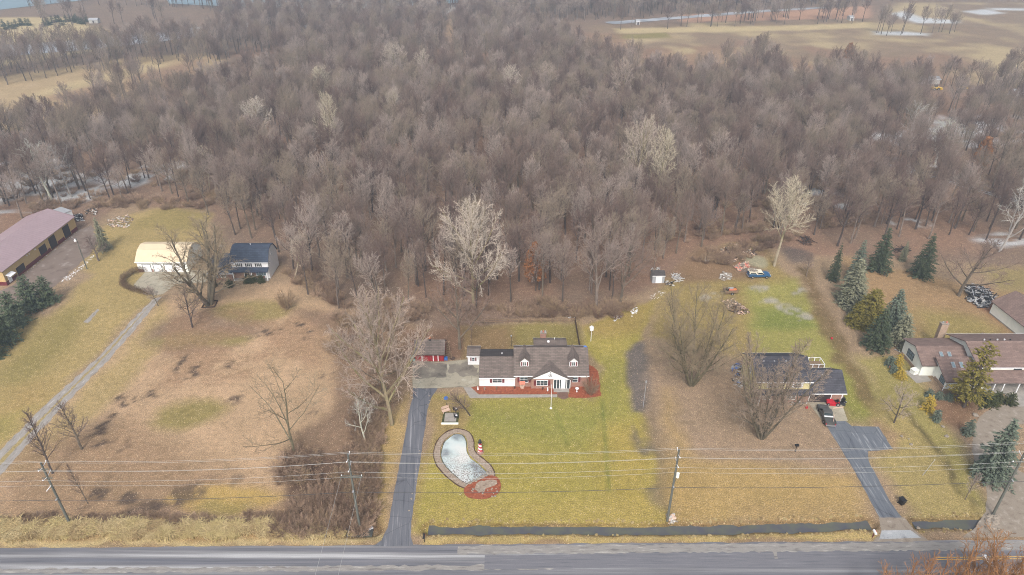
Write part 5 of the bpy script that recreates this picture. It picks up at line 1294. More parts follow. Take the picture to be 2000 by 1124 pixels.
# ------------------------------------------------------------------ fences
def fence(P, hgt, step, rails, mat, label, name='rail_fence'):
    root = empty(name, (P[0][0], P[0][1], 0), 0, label, 'fence'); pst = MB(Matrix.Translation((-P[0][0], -P[0][1], 0))); rl = MB(Matrix.Translation((-P[0][0], -P[0][1], 0)))
    posts = []
    for (x0, y0), (x1, y1) in zip(P[:-1], P[1:]):
        L = math.hypot(x1 - x0, y1 - y0); n = max(1, round(L / step))
        for k in range(n + 1):
            x, y = x0 + (x1 - x0) * k / n, y0 + (y1 - y0) * k / n
            MB().box(x - .07 - P[0][0], x + .07 - P[0][0], y - .07 - P[0][1], y + .07 - P[0][1], -.1, hgt).build('post', M[mat], root)
        for z in rails:
            dx, dy = (x1 - x0) / L, (y1 - y0) / L; nx, ny = -dy * .03, dx * .03
            rl.add([(x0 + nx, y0 + ny, z), (x1 + nx, y1 + ny, z), (x1 - nx, y1 - ny, z), (x0 - nx, y0 - ny, z), (x0 + nx, y0 + ny, z + .12), (x1 + nx, y1 + ny, z + .12), (x1 - nx, y1 - ny, z + .12), (x0 - nx, y0 - ny, z + .12)],
                   [(0, 1, 2, 3), (4, 5, 6, 7), (0, 1, 5, 4), (1, 2, 6, 5), (2, 3, 7, 6), (3, 0, 4, 7)])
    rl.build('rails', M[mat], root)
fence([G(924, 633), G(1124, 630)], 1.1, 2.6, (.5, 1.0), 'wood', 'thin post-and-rail fence along the back of the main house yard')
fence([G(1123, 630), G(1132, 682)], 1.35, 2.0, (.1, .3, .5, .7, .9, 1.1, 1.25), 'darkwood', 'dark board fence at the right side of the main house back yard', 'board_fence')
fence([G(921, 634), G(920, 688)], 1.1, 2.6, (.5, 1.0), 'wood', 'low rail fence at the left side of the main house back yard')

# ------------------------------------------------------------------ utility poles and wires
POLES = []
def pole(px, py, top, label, kind_):
    X, Y = G(px, py); h_ = Zat(top, Y); POLES.append((X, Y, h_))
    e = empty('utility_pole', (X, Y, 0), 0, label, 'utility pole', 'utility poles along the road')
    MB().tube((0, 0, -.3), (0, 0, h_), .2, .13, 10).build('pole', M['pole'], e)
    def arm(z, x0, x1, y=0, t=.055):
        return MB().box(x0, x1, y - t, y + t, z - t, z + t).build('crossarm', M['pole'], e)
    def ins(par, x, y, z): MB().lathe([(.03, 0), (.08, .04), (.04, .1), (.08, .14), (.04, .22)], 8, (x, y, z)).build('insulator', M['white'], par)
    if kind_ == 2:
        for y in (-.16, .16): a = arm(h_ - 4.6, -1.6, 1.6, y)
        for x in (-1.45, 1.45): ins(a, x, .16, h_ - 4.55)
    for z, s_ in ((h_ - 1.0, 1), (h_ - 2.9, 1)):
        a = MB().tube((0, 0, z), (0, -.95, z + .25), .045, n=6).build('bracket', M['white'], e); ins(a, 0, -.95, z + .2)
        a = MB().tube((0, 0, z + .1), (0, .95, z + .35), .045, n=6).build('bracket', M['white'], e); ins(a, 0, .95, z + .3)
    if kind_ == 0:
        for z in (h_ - 1.2, h_ - 3.0): a = arm(z, -.75, .75, -.1)
        MB().box(-.05, .05, -1.2, .1, h_ - 4.6, h_ - 4.5).build('bracket', M['white'], e)
    if kind_ == 3:
        t = MB().lathe([(.0, 0), (.24, .02), (.24, .85), (.18, .92), (.0, .95)], 12, (.42, 0, h_ - 5.6)).build('transformer', M['ivory'], e)
        MB().box(.1, .35, -.05, .05, h_ - 5.2, h_ - 5.1).build('bracket', M['dark'], t)
        MB().tube((.3, 0, h_ - 5.6), (.1, -.1, h_ - 6.6), .03, n=5).build('cable', M['dark'], t)
    if kind_ == 4:
        a = arm(h_ - 3.6, -1.4, 1.4, -.15); [ins(a, x, -.15, h_ - 3.55) for x in (-1.25, 1.25)]
    MB().box(-.1, .1, -.5, .1, h_ - 7.3, h_ - 7.2).build('bracket', M['grey'], e)
    return e
pole(137, 1024, 904, 'leftmost utility pole in the weeds by the reeds', 0)
pole(703, 1032, 886, 'second utility pole from the left, with twin crossarms, in the brush thicket', 2)
pole(1303, 1018, 878, 'utility pole with a grey transformer between the two front lawns', 3)
pole(1939, 1006, 866, 'rightmost utility pole beside the gravel drive entrance', 4)
px0 = POLES[0]; dxp = POLES[1][0] - POLES[0][0]
ext = [(POLES[0][0] - 46, POLES[0][1], 13.8)] + POLES + [(POLES[3][0] + 46, POLES[3][1] + .5, 15)]
WIRES = ((0.0, 0, 'wire', .015, 'top bare wire running along the road'), (-.75, -.95, 'wire', .018, 'second wire from the top on the road side'), (-.65, .95, 'wire', .015, 'second wire from the top on the house side'),
         (-2.65, -.95, 'wire', .018, 'third wire level on the road side'), (-2.55, .95, 'wire', .015, 'third wire level on the house side'), (-4.6, 0, 'wire', .015, 'single bare wire under the brackets'), (-7.25, -.45, 'wiredark', .035, 'thick black cable, lowest of the overhead lines'))
for dz, dy, mt, rr, lb in WIRES:
    mb = MB()
    for (x0, y0, z0), (x1, y1, z1) in zip(ext[:-1], ext[1:]):
        prev = None; n = 14; sag = .75 if dz > -6 else .55
        for k in range(n + 1):
            t = k / n; q = (x0 + (x1 - x0) * t, y0 + (y1 - y0) * t + dy, z0 + (z1 - z0) * t + dz - 4 * sag * t * (1 - t) + .02)
            if prev: mb.tube(prev, q, rr, n=5)
            prev = q
    tag(mb.build('overhead_wire', M[mt]), lb, 'overhead wire', 'overhead wires along the road')
P2 = POLES[1]
for dx, lb in ((-1.45, 'left service wire crossing the road from the second pole'), (1.45, 'right service wire crossing the road from the second pole')):
    mb = MB(); prev = None
    for k in range(13):
        t = k / 12; q = (P2[0] + dx, P2[1] + .16 - 48 * t, P2[2] - 4.45 - 1.2 * t - 4 * .6 * t * (1 - t))
        if prev: mb.tube(prev, q, .018, n=5)
        prev = q
    tag(mb.build('service_wire', M['wire']), lb, 'overhead wire', 'service wires crossing the road')

def light_pole():
    X, Y = G(170, 526); h_ = Zat(466, Y); e = empty('yard_light_pole', (X, Y, 0), 0, 'tall wooden pole with a white yard lamp beside the barn yard', 'light pole')
    MB().tube((0, 0, -.2), (0, 0, h_), .14, .1, 8).build('pole', M['pole'], e)
    MB().tube((0, 0, h_ - .1), (-1.1, 0, h_ + .2), .04).build('arm', M['grey'], e)
    MB().lathe([(.12, .4), (.3, .1), (.26, -.25), (.08, -.3)], 10, (-.15, -.35, h_ - .5)).build('lamp', M['white'], e)
light_pole()
def thinpole(name, px, py, top, r, mat, label, cat, lean=None, parts=()):
    X, Y = G(px, py); h_ = Zat(top, Y); e = empty(name, (X, Y, 0), 0, label, cat)
    MB().tube((0, 0, -.1), (0, 0, h_), r, r * .8, 8).build('pole', M[mat], e)
    return e, h_
e, h_ = thinpole('flagpole', 1076, 798, 752, .05, 'white', 'white flagpole without a flag on the lawn before the front gable', 'flagpole')
MB().lathe([(.25, 0), (.22, .12), (.08, .2)], 12).build('base', M['white'], e); MB().lathe([(.02, 0), (.09, .08), (.02, .17)], 8, (0, 0, h_)).build('finial', M['grey'], e)
e, h_ = thinpole('birdhouse_pole', 1154, 667, 645, .06, 'white', 'white birdhouse on a pole in the lawn behind the main house', 'birdhouse')
MB().box(-.35, .35, -.3, .3, h_, h_ + .6).prism([(-.45, h_ + .6), (0, h_ + .95), (.45, h_ + .6)], -.4, .4, 'y').build('birdhouse', M['white'], e)
e, h_ = thinpole('antenna_pole', 1256, 796, 744, .05, 'grey', 'thin grey pole standing at the swale right of the house', 'pole'); MB().box(-.15, .15, -.05, .05, h_ - .4, h_).build('plate', M['grey'], e)
e, h_ = thinpole('lamp_post', 998.5, 677, 658, .05, 'dark', 'dark lamp post behind the main house roof', 'lamp post'); MB().lathe([(.12, 0), (.18, .3), (.02, .45)], 8, (0, 0, h_)).build('lantern', M['grey'], e)
e, h_ = thinpole('birdhouse_pole', 872, 796, 780, .05, 'dark', 'small blue birdhouse on a dark pole behind the planter bed', 'birdhouse')
MB().box(-.3, .3, -.2, .2, h_, h_ + .3).prism([(-.38, h_ + .3), (0, h_ + .5), (.38, h_ + .3)], -.28, .28, 'y').build('birdhouse', M['blue'], e)
e, h_ = thinpole('post', 1553, 883, 870, .07, 'black', 'black post with a bird feeder on the leafy lawn', 'post'); MB().box(-.3, .3, -.2, .2, h_ - .15, h_ + .15).build('feeder', M['black'], e)
e, h_ = thinpole('marker_pole', 1802, 929, 898, .04, 'grey', 'thin leaning grey pole on the lawn beside the asphalt driveway', 'pole'); e.rotation_euler.y = .25
MB().box(-.04, .04, -.04, .04, h_, h_ + .1).build('tip', M['white'], e)

def mailbox(px, py, label, post, boxm, hh=1.15):
    X, Y = G(px, py); e = empty('mailbox', (X, Y, 0), 0, label, 'mailbox', None)
    MB().box(-.06, .06, -.06, .06, -.1, hh).build('post', M[post], e)
    m = MB(); prof = [(-.17, hh)] + [(-.17 * math.cos(t), hh + .17 + .14 * math.sin(t)) for t in [math.pi * k / 6 for k in range(7)]] + [(.17, hh)]
    m.prism([(p[0], p[1]) for p in prof], -.5, .3, 'y'); b_ = m.build('box', M[boxm], e)
    MB().box(.17, .2, -.1, .1, hh + .1, hh + .35).build('flag', M['red'], b_)
mailbox(829, 1058, 'dark mailbox on a post at the mouth of the main driveway', 'black', 'dark')
mailbox(1704, 1050, 'white mailbox on a leaning post at the concrete driveway apron', 'maroon', 'white')
def bin_():
    X, Y = G(1760, 985); e = empty('trash_bin', (X, Y, 0), .3, 'black wheeled trash bin beside the asphalt driveway', 'trash bin')
    MB().add([(-.3, -.33, .08), (.3, -.33, .08), (.3, .33, .08), (-.3, .33, .08), (-.38, -.42, 1.05), (.38, -.42, 1.05), (.38, .42, 1.05), (-.38, .42, 1.05)], [(0, 1, 2, 3), (4, 5, 6, 7), (0, 1, 5, 4), (1, 2, 6, 5), (2, 3, 7, 6), (3, 0, 4, 7)]).build('body', M['black'], e)
    MB().slab([(-.42, -.46, 1.12), (.42, -.46, 1.12), (.42, .5, 1.2), (-.42, .5, 1.2)], .06).build('lid', M['black'], e)
    for s_ in (-1, 1): MB().tube((s_ * .3, .36, .12), (s_ * .38, .36, .12), .12, n=10).build('wheel', M['tyre'], e)
bin_()

# ------------------------------------------------------------------ garden things
def lighthouse():
    X, Y = G(938, 884); e = empty('lighthouse_ornament', (X, Y, 0), 0, 'red and white spiral-striped lighthouse ornament beside the pond', 'garden ornament')
    MB().lathe([(.62, 0), (.6, .25), (.5, .42)], 12).build('stone_base', M['brick'], e)
    m, nt, b_ = newmat('spiral_stripes'); tc = nt.nodes.new('ShaderNodeTexCoord'); sx = nt.nodes.new('ShaderNodeSeparateXYZ'); nt.links.new(tc.outputs['Object'], sx.inputs[0])
    at = nt.nodes.new('ShaderNodeMath'); at.operation = 'ARCTAN2'; nt.links.new(sx.outputs[1], at.inputs[0]); nt.links.new(sx.outputs[0], at.inputs[1])
    mz = nt.nodes.new('ShaderNodeMath'); mz.operation = 'MULTIPLY_ADD'; mz.inputs[1].default_value = 9.0; nt.links.new(sx.outputs[2], mz.inputs[0]); nt.links.new(at.outputs[0], mz.inputs[2])
    sn = nt.nodes.new('ShaderNodeMath'); sn.operation = 'SINE'; nt.links.new(mz.outputs[0], sn.inputs[0])
    nt.links.new(ramp(nt, sn.outputs[0], [(.0, (.42, .02, .04)), (.02, (.75, .75, .75))]), b_.inputs['Base Color'])
    MB().lathe([(.42, .4), (.24, 2.3)], 20).build('tower', m, e)
    MB().lathe([(.34, 2.3), (.34, 2.38), (.18, 2.4), (.18, 2.75), (.26, 2.78), (.02, 3.05)], 14).build('lantern', M['dark'], e)
lighthouse()
def well():
    X, Y = G(1020, 757.5); e = empty('wishing_well', (X, Y, 0), 0, 'small wishing-well planter with a terracotta roof in the red mulch', 'planter')
    MB().lathe([(.42, 0), (.48, .5), (.36, .5), (.3, .3)], 10).build('basin', M['pinkwood'], e)
    for s_ in (-1, 1): MB().box(s_ * .38 - .04, s_ * .38 + .04, -.04, .04, .4, 1.25).build('post', M['pinkwood'], e)
    MB().prism([(-.5, 1.15), (0, 1.6), (.5, 1.15), (0, 1.25)], -.55, .55).build('roof', M['terracotta'], e)
well()
def urn(px, py, hh, mat, label, name='planter', cat='planter'):
    X, Y = G(px, py); o = MB().lathe([(.16 * hh, 0), (.2 * hh, .08 * hh), (.1 * hh, .3 * hh), (.1 * hh, .6 * hh), (.38 * hh, .85 * hh), (.4 * hh, hh), (.3 * hh, .92 * hh)], 12).build(name, M[mat], None, True, (X, Y, .03)); tag(o, label, cat)
urn(1126.5, 766, .9, 'white', 'white birdbath in the red mulch right of the brick pad', 'birdbath', 'birdbath')
urn(969.5, 761, .55, 'wood', 'wooden tub planter in the red mulch below the garage window')
urn(1005.5, 760, .5, 'darkwood', 'dark pot in the red mulch left of the wishing well')
urn(1060, 762, .5, 'darkwood', 'dark pot under the wide front window')
urn(946.5, 762, .5, 'stone', 'stone pot at the left end of the red mulch')
urn(1124, 753, .6, 'white', 'small white pot on the mulch close to the front corner')
def statue(px, py, label, hh=.8):
    X, Y = G(px, py); o = MB().lathe([(.14, 0), (.16, .1), (.1, .14), (.17, .4), (.12, .55), (.05, .6), (.1, .68), (.08, .8), (.01, .85)], 10).build('statue', M['white'], None, True, (X, Y, .03)); tag(o, label, 'statue')
statue(1069.5, 764, 'white garden statue beside the front window')
statue(933.5, 762, 'white garden statue at the left corner of the garage wing')
def stones(lst, name, label, group, rr=(.22, .4)):
    g = random.Random(4)
    for k, (a, b) in enumerate(lst):
        X, Y = G(a, b); o = MB(); o.rock((0, 0, 0), g.uniform(*rr), k); o = o.build(name, M['stone'], None, False, (X, Y, .02)); tag(o, label, 'rock', group)
stones([(804.5, 773), (806, 779), (839, 774), (839, 783), (836, 791)], 'edging_rock', 'small pale rock beside the top of the main driveway', 'rocks beside the top of the driveway', (.18, .28))
stones([(820, 881), (819, 887), (813, 917), (811, 925), (812, 941), (805, 965), (804, 975), (799, 998)], 'edging_rock', 'small pale rock on the right side of the main driveway', 'rocks along the right side of the driveway', (.12, .2))
for a, b, r_, lb in ((1905, 812, .6, 'large pale boulder beside the gravel loop'), (1849, 853, .45, 'tan boulder in the lawn below the small blue spruce shrub'), (1841, 834, .35, 'small grey boulder below the boulder by the shrub'), (1832, 806, .5, 'boulder with a cap stone behind the small blue shrub'), (1941, 797, .35, 'pale rock in front of the junipers'), (1919, 797, .3, 'small rock at the edge of the loop under the pine'), (1761, 853, .3, 'pale rock on the lawn near the asphalt turnaround'), (1779, 869, .32, 'second pale rock below the turnaround rocks'), (1775, 858, .2, 'tiny pale rock between two lawn rocks'), (1624, 877, .2, 'small white rock at the edge of the asphalt driveway'), (1793, 1032, .3, 'white stone at the ditch beside the concrete apron')):
    X, Y = G(a, b); o = MB(); o.rock((0, 0, 0), r_, int(a)); tag(o.build('boulder', M['stone'], None, False, (X, Y, .02)), lb, 'rock')
mb = MB(); g = random.Random(9)
for k in range(46):
    a, b = g.uniform(1926, 1950), g.uniform(1008, 1034); X, Y = G(a, b); mb.rock((X, Y, .0), g.uniform(.2, .5), k)
tag(mb.build('riprap', M['stone']), 'heap of broken stone at the culvert beside the rightmost pole', 'stones', None, 'stuff')
mb = MB()
for k in range(26):
    t = k / 25; X, Y = G(912 + 44 * t, 948 - 24 * t); mb.rock((X + g.uniform(-.2, .2), Y + g.uniform(-.2, .2), .05), g.uniform(.16, .3), k)
tag(mb.build('stone_edge', M['stone']), 'row of grey stones between the pond ice and the red mulch', 'stones', None, 'stuff')
mb = MB()
for k in range(18):
    X, Y = G(g.uniform(918, 972), g.uniform(955, 972)); mb.rock((X, Y, .12), g.uniform(.12, .22), k)
tag(mb.build('mulch_stones', M['stone']), 'loose pale stones dotted over the red mulch below the pond', 'stones', None, 'stuff')

# planter bed with a bench and two chairs
X, Y = G(880, 817); e = empty('planter_bed', (X, Y, 0), 0, 'square raised bed with a grey slab and green edge beside the main lawn', 'planter bed')
MB().box(-1.55, 1.55, -1.75, -1.45, -.05, .22).build('front_edging', M['ivory'], e)
MB().box(-1.5, 1.5, -1.44, 1.5, -.05, .08).build('turf', M['boxwood'], e)
MB().box(-1.1, 1.1, -1.05, 1.3, .08, .14).build('slab', M['concrete_light'], e)
X, Y = G(871.5, 806); e = empty('bench', (X, Y, .1), .5, 'pale pinkish slatted bench at the corner of the square planter bed', 'bench')
for k in range(4): MB().box(-.75, .75, -.35 + k * .2, -.19 + k * .2, .42, .47).build('slat', M['pinkwood'], e)
for k in range(3): MB().box(-.75, .75, .42, .46, .6 + k * .2, .76 + k * .2).build('back_slat', M['pinkwood'], e)
for x in (-.65, .65):
    for y in (-.3, .36): MB().box(x - .04, x + .04, y - .04, y + .04, 0, .45 if y < 0 else 1.15).build('leg', M['pinkwood'], e)
for a, b, rz, lb in ((890, 804, 2.4, 'upper black garden chair facing the planter slab'), (891, 817, 1.9, 'lower black garden chair on the planter slab')):
    X, Y = G(a, b); e = empty('garden_chair', (X, Y, .1), rz, lb, 'chair', 'black chairs at the planter bed')
    MB().box(-.36, .36, -.36, .36, .38, .44).build('seat', M['black'], e); MB().box(-.36, .36, .32, .38, .44, 1.05).build('backrest', M['black'], e)
    MB().box(-.2, .2, -.25, .1, .44, .56).build('cushion', M['white'], e)
    for x in (-.33, .33):
        for y in (-.33, .33): MB().box(x - .03, x + .03, y - .03, y + .03, 0, .38).build('leg', M['black'], e)
        MB().box(x - .03, x + .03, -.34, .34, .62, .67).build('armrest', M['black'], e)
# turquoise chair by the red shed and clutter beside it
X, Y = G(806, 706); e = empty('garden_chair', (X, Y, 0), .4, 'turquoise wooden chair beside the red shed', 'chair')
MB().box(-.4, .4, -.4, .4, .4, .46).build('seat', M['turquoise'], e)
for x in (-.3, 0, .3): MB().box(x - .12, x + .12, .36, .42, .46, 1.25).build('back_slat', M['turquoise'], e)
for x in (-.36, .36):
    for y in (-.36, .36): MB().box(x - .04, x + .04, y - .04, y + .04, 0, .4).build('leg', M['turquoise'], e)
X, Y = G(877, 704); e = empty('wooden_steps', (X, Y, 0), .35, 'tilted wooden steps leaning beside the red shed', 'steps')
for s_ in (-.7, .7): MB().slab([(s_ - .05, 0, .15), (s_ + .05, 0, .15), (s_ + .05, 2.6, 2.2), (s_ - .05, 2.6, 2.2)], .25).build('stringer', M['wood'], e)
for k in range(7): MB().box(-.7, .7, .2 + k * .36, .42 + k * .36, .28 + k * .28, .33 + k * .28).build('tread', M['wood'], e)
X, Y = G(884, 701); o = MB().lathe([(.5, 0), (.6, .12), (.45, .2), (.2, .25)], 14).build('tub', M['darkwood'], None, False, (X, Y, 0)); tag(o, 'round brown tub on the ground beside the wooden steps', 'tub')
X, Y = G(871, 703); o = MB().box(-.35, .35, -.3, .3, 0, .55).prism([(-.35, .55), (0, .75), (.35, .55)], -.3, .3, 'y').build('chest', M['blue'], None, False, (X, Y, 0)); tag(o, 'dark blue chest at the corner of the red shed', 'chest')
# timber frame round the many-stemmed tree
X, Y = G(410, 595); e = empty('timber_edging', (X, Y, 0), .1, 'square timber edging round the foot of the huge many-stemmed tree', 'edging')
for a in range(4): MB(Matrix.Rotation(a * math.pi / 2, 4, 'Z')).box(-1.5, 1.3, -1.5, -1.3, 0, .22).build('timber', M['darkwood'], e)
# log stack by the spruces
X, Y = G(1768, 674); e = empty('log_stack', (X, Y, 0), .25, 'long stack of grey firewood logs under the sparse drooping spruce', 'firewood')
g = random.Random(2)
mb = MB()
for k in range(110):
    x = g.uniform(-2.6, 2.6); z = g.uniform(.12, .75); mb.tube((x, -.4 + g.uniform(-.1, .1), z), (x + g.uniform(-.1, .1), .4, z), g.uniform(.09, .15), n=6)
mb.build('logs', M['wood'], e)
for x in (-2.7, 2.7): MB().box(x - .06, x + .06, -.06, .06, 0, 1.1).build('stake', M['darkwood'], e)
# heat pump box on the patio
X, Y = G(1786, 729); o = MB(Matrix.Rotation(.3, 4, 'Z')).box(-.8, .8, -.55, .55, .05, .95).box(-.85, .85, -.6, .6, .95, 1.02).build('utility_box', M['ivory'], None, False, (X, Y, 0)); tag(o, 'pale metal utility box on the concrete patio', 'utility box')
# downspout pipe on the lawn, red ball
X0, X1 = G(1747, 683), G(1781, 702); tag(MB().tube((*X0, .1), (*X1, .1), .09).build('drain_pipe', M['grey']), 'grey pipe lying on the lawn behind the contemporary house', 'pipe')
X, Y = G(1624, 663); tag(MB().lathe([(.02, 0), (.2, .08), (.26, .25), (.2, .42), (.02, .5)], 12).build('ball', M['red'], None, True, (X, Y, 0)), 'small red ball in the green side lawn', 'ball')
# hedge round the concrete pad
def hedge():
    g = random.Random(6); P = [G(290, 530), G(262, 534), G(243, 545), G(240, 560), G(262, 570), G(292, 577), G(300, 574)]
    A = []
    for (x0, y0), (x1, y1) in zip(P[:-1], P[1:]):
        L = math.hypot(x1 - x0, y1 - y0)
        for _ in range(int(L * 330)):
            t = g.random(); x, y = x0 + (x1 - x0) * t + g.uniform(-.65, .65), y0 + (y1 - y0) * t + g.uniform(-.65, .65); z = g.uniform(.1, 1.55)
            d = unit((g.uniform(-1, 1), g.uniform(-1, 1), g.uniform(-.2, 1.2))); l = g.uniform(.2, .42)
            A.append((x, y, z, x + d[0] * l, y + d[1] * l, z + d[2] * l, .022, .01, 3))
    ox, oy = P[3]
    A = np.array(A); A[:, 0] -= ox; A[:, 3] -= ox; A[:, 1] -= oy; A[:, 4] -= oy
    o = bpy.data.objects.new('hedge', seg_mesh('hedge', A, M['hedgetwig'], SIDES)); o.location = (ox, oy, 0); COL.objects.link(o); tag(o, 'brown leafless clipped hedge curving round the concrete pad', 'hedge')
hedge()

# ------------------------------------------------------------------ vehicles
def wheel(par, x, y, r, w=.24):
    wm = MB().tube((x, y - w / 2, r), (x, y + w / 2, r), r, n=16).build('wheel', M['tyre'], par)
    s_ = 1 if y > 0 else -1
    MB().tube((x, y + s_ * (w / 2 - .02), r), (x, y + s_ * (w / 2 + .02), r), r * .55, n=12).build('rim', M['rim'], wm)
def pickup(X, Y, rz, paint1, paint2, label, canopy=False, cat='pickup truck'):
    """front towards +x, 5.5 m long"""
    e = empty('pickup_truck', (X, Y, 0), rz, label, cat)
    MB().prism([(-2.7, .5), (-2.7, 1.0), (2.0, 1.02), (2.65, .92), (2.75, .5)], -.93, .93, 'y').build('body', M[paint1], e)
    MB().prism([(.9, 1.02), (.95, 1.13), (2.1, 1.1), (2.6, .98), (2.3, .96)], -.86, .86, 'y').build('bonnet', M[paint1], e)
    cab = MB().prism([(-.75, 1.0), (-.62, 1.62), (-.45, 1.72), (.45, 1.72), (.65, 1.66), (1.15, 1.08)], -.8, .8, 'y').build('cab', M[paint2], e)
    MB().prism([(.68, 1.62), (.73, 1.64), (1.18, 1.14), (1.12, 1.14)], -.7, .7, 'y').build('windscreen', M['glass'], cab)
    MB().prism([(-.72, 1.15), (-.76, 1.15), (-.65, 1.58), (-.61, 1.58)], -.68, .68, 'y').build('rear_window', M['glass'], cab)
    for s_ in (-1, 1):
        y = s_ * .805
        MB().prism([(-.55, 1.14), (-.48, 1.58), (.5, 1.58), (.88, 1.14)], min(y, y - s_ * .02), max(y, y + s_ * .008), 'y').build('side_window', M['glass'], cab)
        MB().box(.75, .95, s_ * .95 - .1, s_ * .95 + .1, 1.1, 1.3).build('mirror', M['black'], cab)
        MB().box(2.6, 2.76, s_ * .62 - .2, s_ * .62 + .2, .7, .88).build('headlight', M['white'], e)
        MB().box(-2.73, -2.66, s_ * .82 - .08, s_ * .82 + .08, .68, .95).build('tail_light', M['red'], e)
        wheel(e, 1.75, s_ * .88, .38); wheel(e, -1.75, s_ * .88, .38)
    bed = MB(); bed.box(-2.68, -.8, -.93, -.82, .95, 1.25).box(-2.68, -.8, .82, .93, .95, 1.25).box(-2.72, -2.62, -.82, .82, .95, 1.25).box(-.88, -.78, -.82, .82, .95, 1.25); bed.build('bed', M[paint1], e)
    MB().box(-2.9, -2.72, -.85, .85, .45, .62).build('rear_bumper', M['rim'], e); MB().box(2.74, 2.9, -.85, .85, .45, .65).build('front_bumper', M['rim'], e)
    if canopy:
        MB().box(-2.7, -.85, -.9, -.86, 1.25, 1.72).box(-2.7, -.85, .86, .9, 1.25, 1.72).box(-2.74, -.8, -.92, .92, 1.72, 1.8).build('canopy', M[paint2], e)
        for y in (-.905, .905): MB().box(-2.4, -1.1, y - .005, y + .005, 1.34, 1.64).build('canopy_window', M['glass'], e)
    return e
M['gunmetal'] = surf('gunmetal_paint', S(96, 96, 94), .1, 2, .35)
M['tealpaint'] = surf('blue_truck_paint', (.022, .085, .18), .1, 2, .4)
M['creampaint'] = surf('cream_truck_paint', (.62, .58, .48), .1, 2, .4)
A, B = G(1604, 797), G(1621, 836)
t = pickup((A[0] + B[0]) / 2, (A[1] + B[1]) / 2, math.atan2(A[1] - B[1], A[0] - B[0]), 'gunmetal', 'gunmetal', 'dark grey pickup parked nose-in at the cream house with planks in its bed')
MB().box(-1.25, -.95, -.8, .8, 1.2, 1.28).build('tool_box', M['white'], t)
o = MB(Matrix.Rotation(-.35, 4, 'Z')).box(-1.0, 1.0, -.05, .05, 0, .05).build('plank', M['pinkwood'], None, False, (t.location.x + .6, t.location.y - 1.6, 1.28)); o.rotation_euler.z = t.rotation_euler.z; tag(o, 'pale plank lying across the bed of the dark grey pickup', 'plank')
X, Y = G(1481, 541)
pickup(X, Y, 0, 'tealpaint', 'creampaint', 'blue and cream pickup with a canopy loaded with scrap by the debris yard', True)
mb = MB(); g = random.Random(12)
for k in range(24):
    mm = Matrix.Translation((g.uniform(-2.4, -.9), g.uniform(-.7, .7), 1.85 + g.uniform(0, .35))) @ Matrix.Rotation(g.uniform(0, 3), 4, 'Z') @ Matrix.Rotation(g.uniform(-.4, .4), 4, 'X'); mb.m = mm; mb.box(-.4, .4, -.08, .08, -.03, .03)
tag(mb.build('scrap_load', M['stone'], None, False, (X, Y, 0)), 'pale scrap boards piled on top of the blue and cream pickup', 'scrap')
X, Y = G(1426, 573); e = empty('utility_trailer', (X, Y, 0), .12, 'small open trailer heaped with junk beside the brush pile', 'trailer')
MB().box(-1.5, 1.5, -.85, .85, .5, .6).build('floor', M['wood'], e)
f = MB(); f.box(-1.5, 1.5, -.9, -.82, .5, 1.2).box(-1.5, 1.5, .82, .9, .5, 1.2).box(-1.55, -1.47, -.9, .9, .5, 1.2).box(1.47, 1.55, -.9, .9, .5, 1.2).build('side_boards', M['wood'], e)
for y in (-.98, .98): wheel(e, .1, y, .34, .18)
MB().tube((-1.5, 0, .55), (-2.9, 0, .5), .06).build('drawbar', M['dark'], e)
for k, (x, y, w_, mt, lb) in enumerate(((-.8, .1, .5, 'black', 'black box in the junk trailer'), (.1, .3, .6, 'grey', 'grey box in the junk trailer'), (.9, -.2, .35, 'orange', 'orange box in the junk trailer'), (0, -.45, .5, 'terracotta', 'brick-coloured crate in the junk trailer'))):
    if mt == 'orange': M['orange'] = surf('orange_plastic', (.6, .2, .06), .1, 3)
    o = MB().box(-w_, w_, -.3, .3, 0, .6).box(-w_ - .04, w_ + .04, -.34, .34, .6, .66).build('crate', M[mt], None, False, (X + x, Y + y, .62)); tag(o, lb, 'crate')
# red lawn tractor by the garage
X, Y = G(1626, 790); e = empty('lawn_tractor', (X, Y, 0), 3.0, 'red riding mower parked beside the dark garage door', 'lawn tractor')
MB().prism([(-1.1, .35), (-1.1, .6), (-.1, .7), (.1, .95), (1.2, .85), (1.25, .4)], -.42, .42, 'y').build('body', M['red'], e)
MB().box(-.8, -.3, -.28, .28, .7, .85).box(-.85, -.72, -.28, .28, .85, 1.2).build('seat', M['black'], e)
MB().tube((.0, 0, .8), (-.2, 0, 1.15), .03).tube((-.2, -.2, 1.15), (-.2, .2, 1.15), .03).build('steering_wheel', M['black'], e)
MB().box(-.4, .7, -.65, .65, .12, .3).build('mower_deck', M['red'], e)
for x, r_ in ((-.8, .36), (.9, .25)):
    for y in (-.5, .5): wheel(e, x, y, r_, .2)
X, Y = G(1644, 786); o = MB().box(-.35, .35, -.35, .35, 0, .95).box(-.4, .4, -.4, .4, .95, 1.05).build('trash_bin', M['black'], None, False, (X, Y, 0)); tag(o, 'black bin at the garage corner of the cream house', 'trash bin')
X, Y = G(1628, 797); tag(MB(Matrix.Rotation(.15, 4, 'Z')).box(-1.1, 1.1, -.08, .08, 0, .08).build('plank', M['pinkwood'], None, False, (X + .9, Y, .04)), 'pale plank on the ground in front of the red riding mower', 'plank')
for a, b, lb in ((1575, 798, 'red fuel can on the path left of the dark grey pickup'), (1566, 786, 'red can by the brick front of the cream house')):
    X, Y = G(a, b); e = MB().box(-.2, .2, -.14, .14, .02, .42).tube((0, 0, .42), (.15, 0, .58), .04).build('fuel_can', M['red'], None, False, (X, Y, .03)); tag(e, lb, 'fuel can')
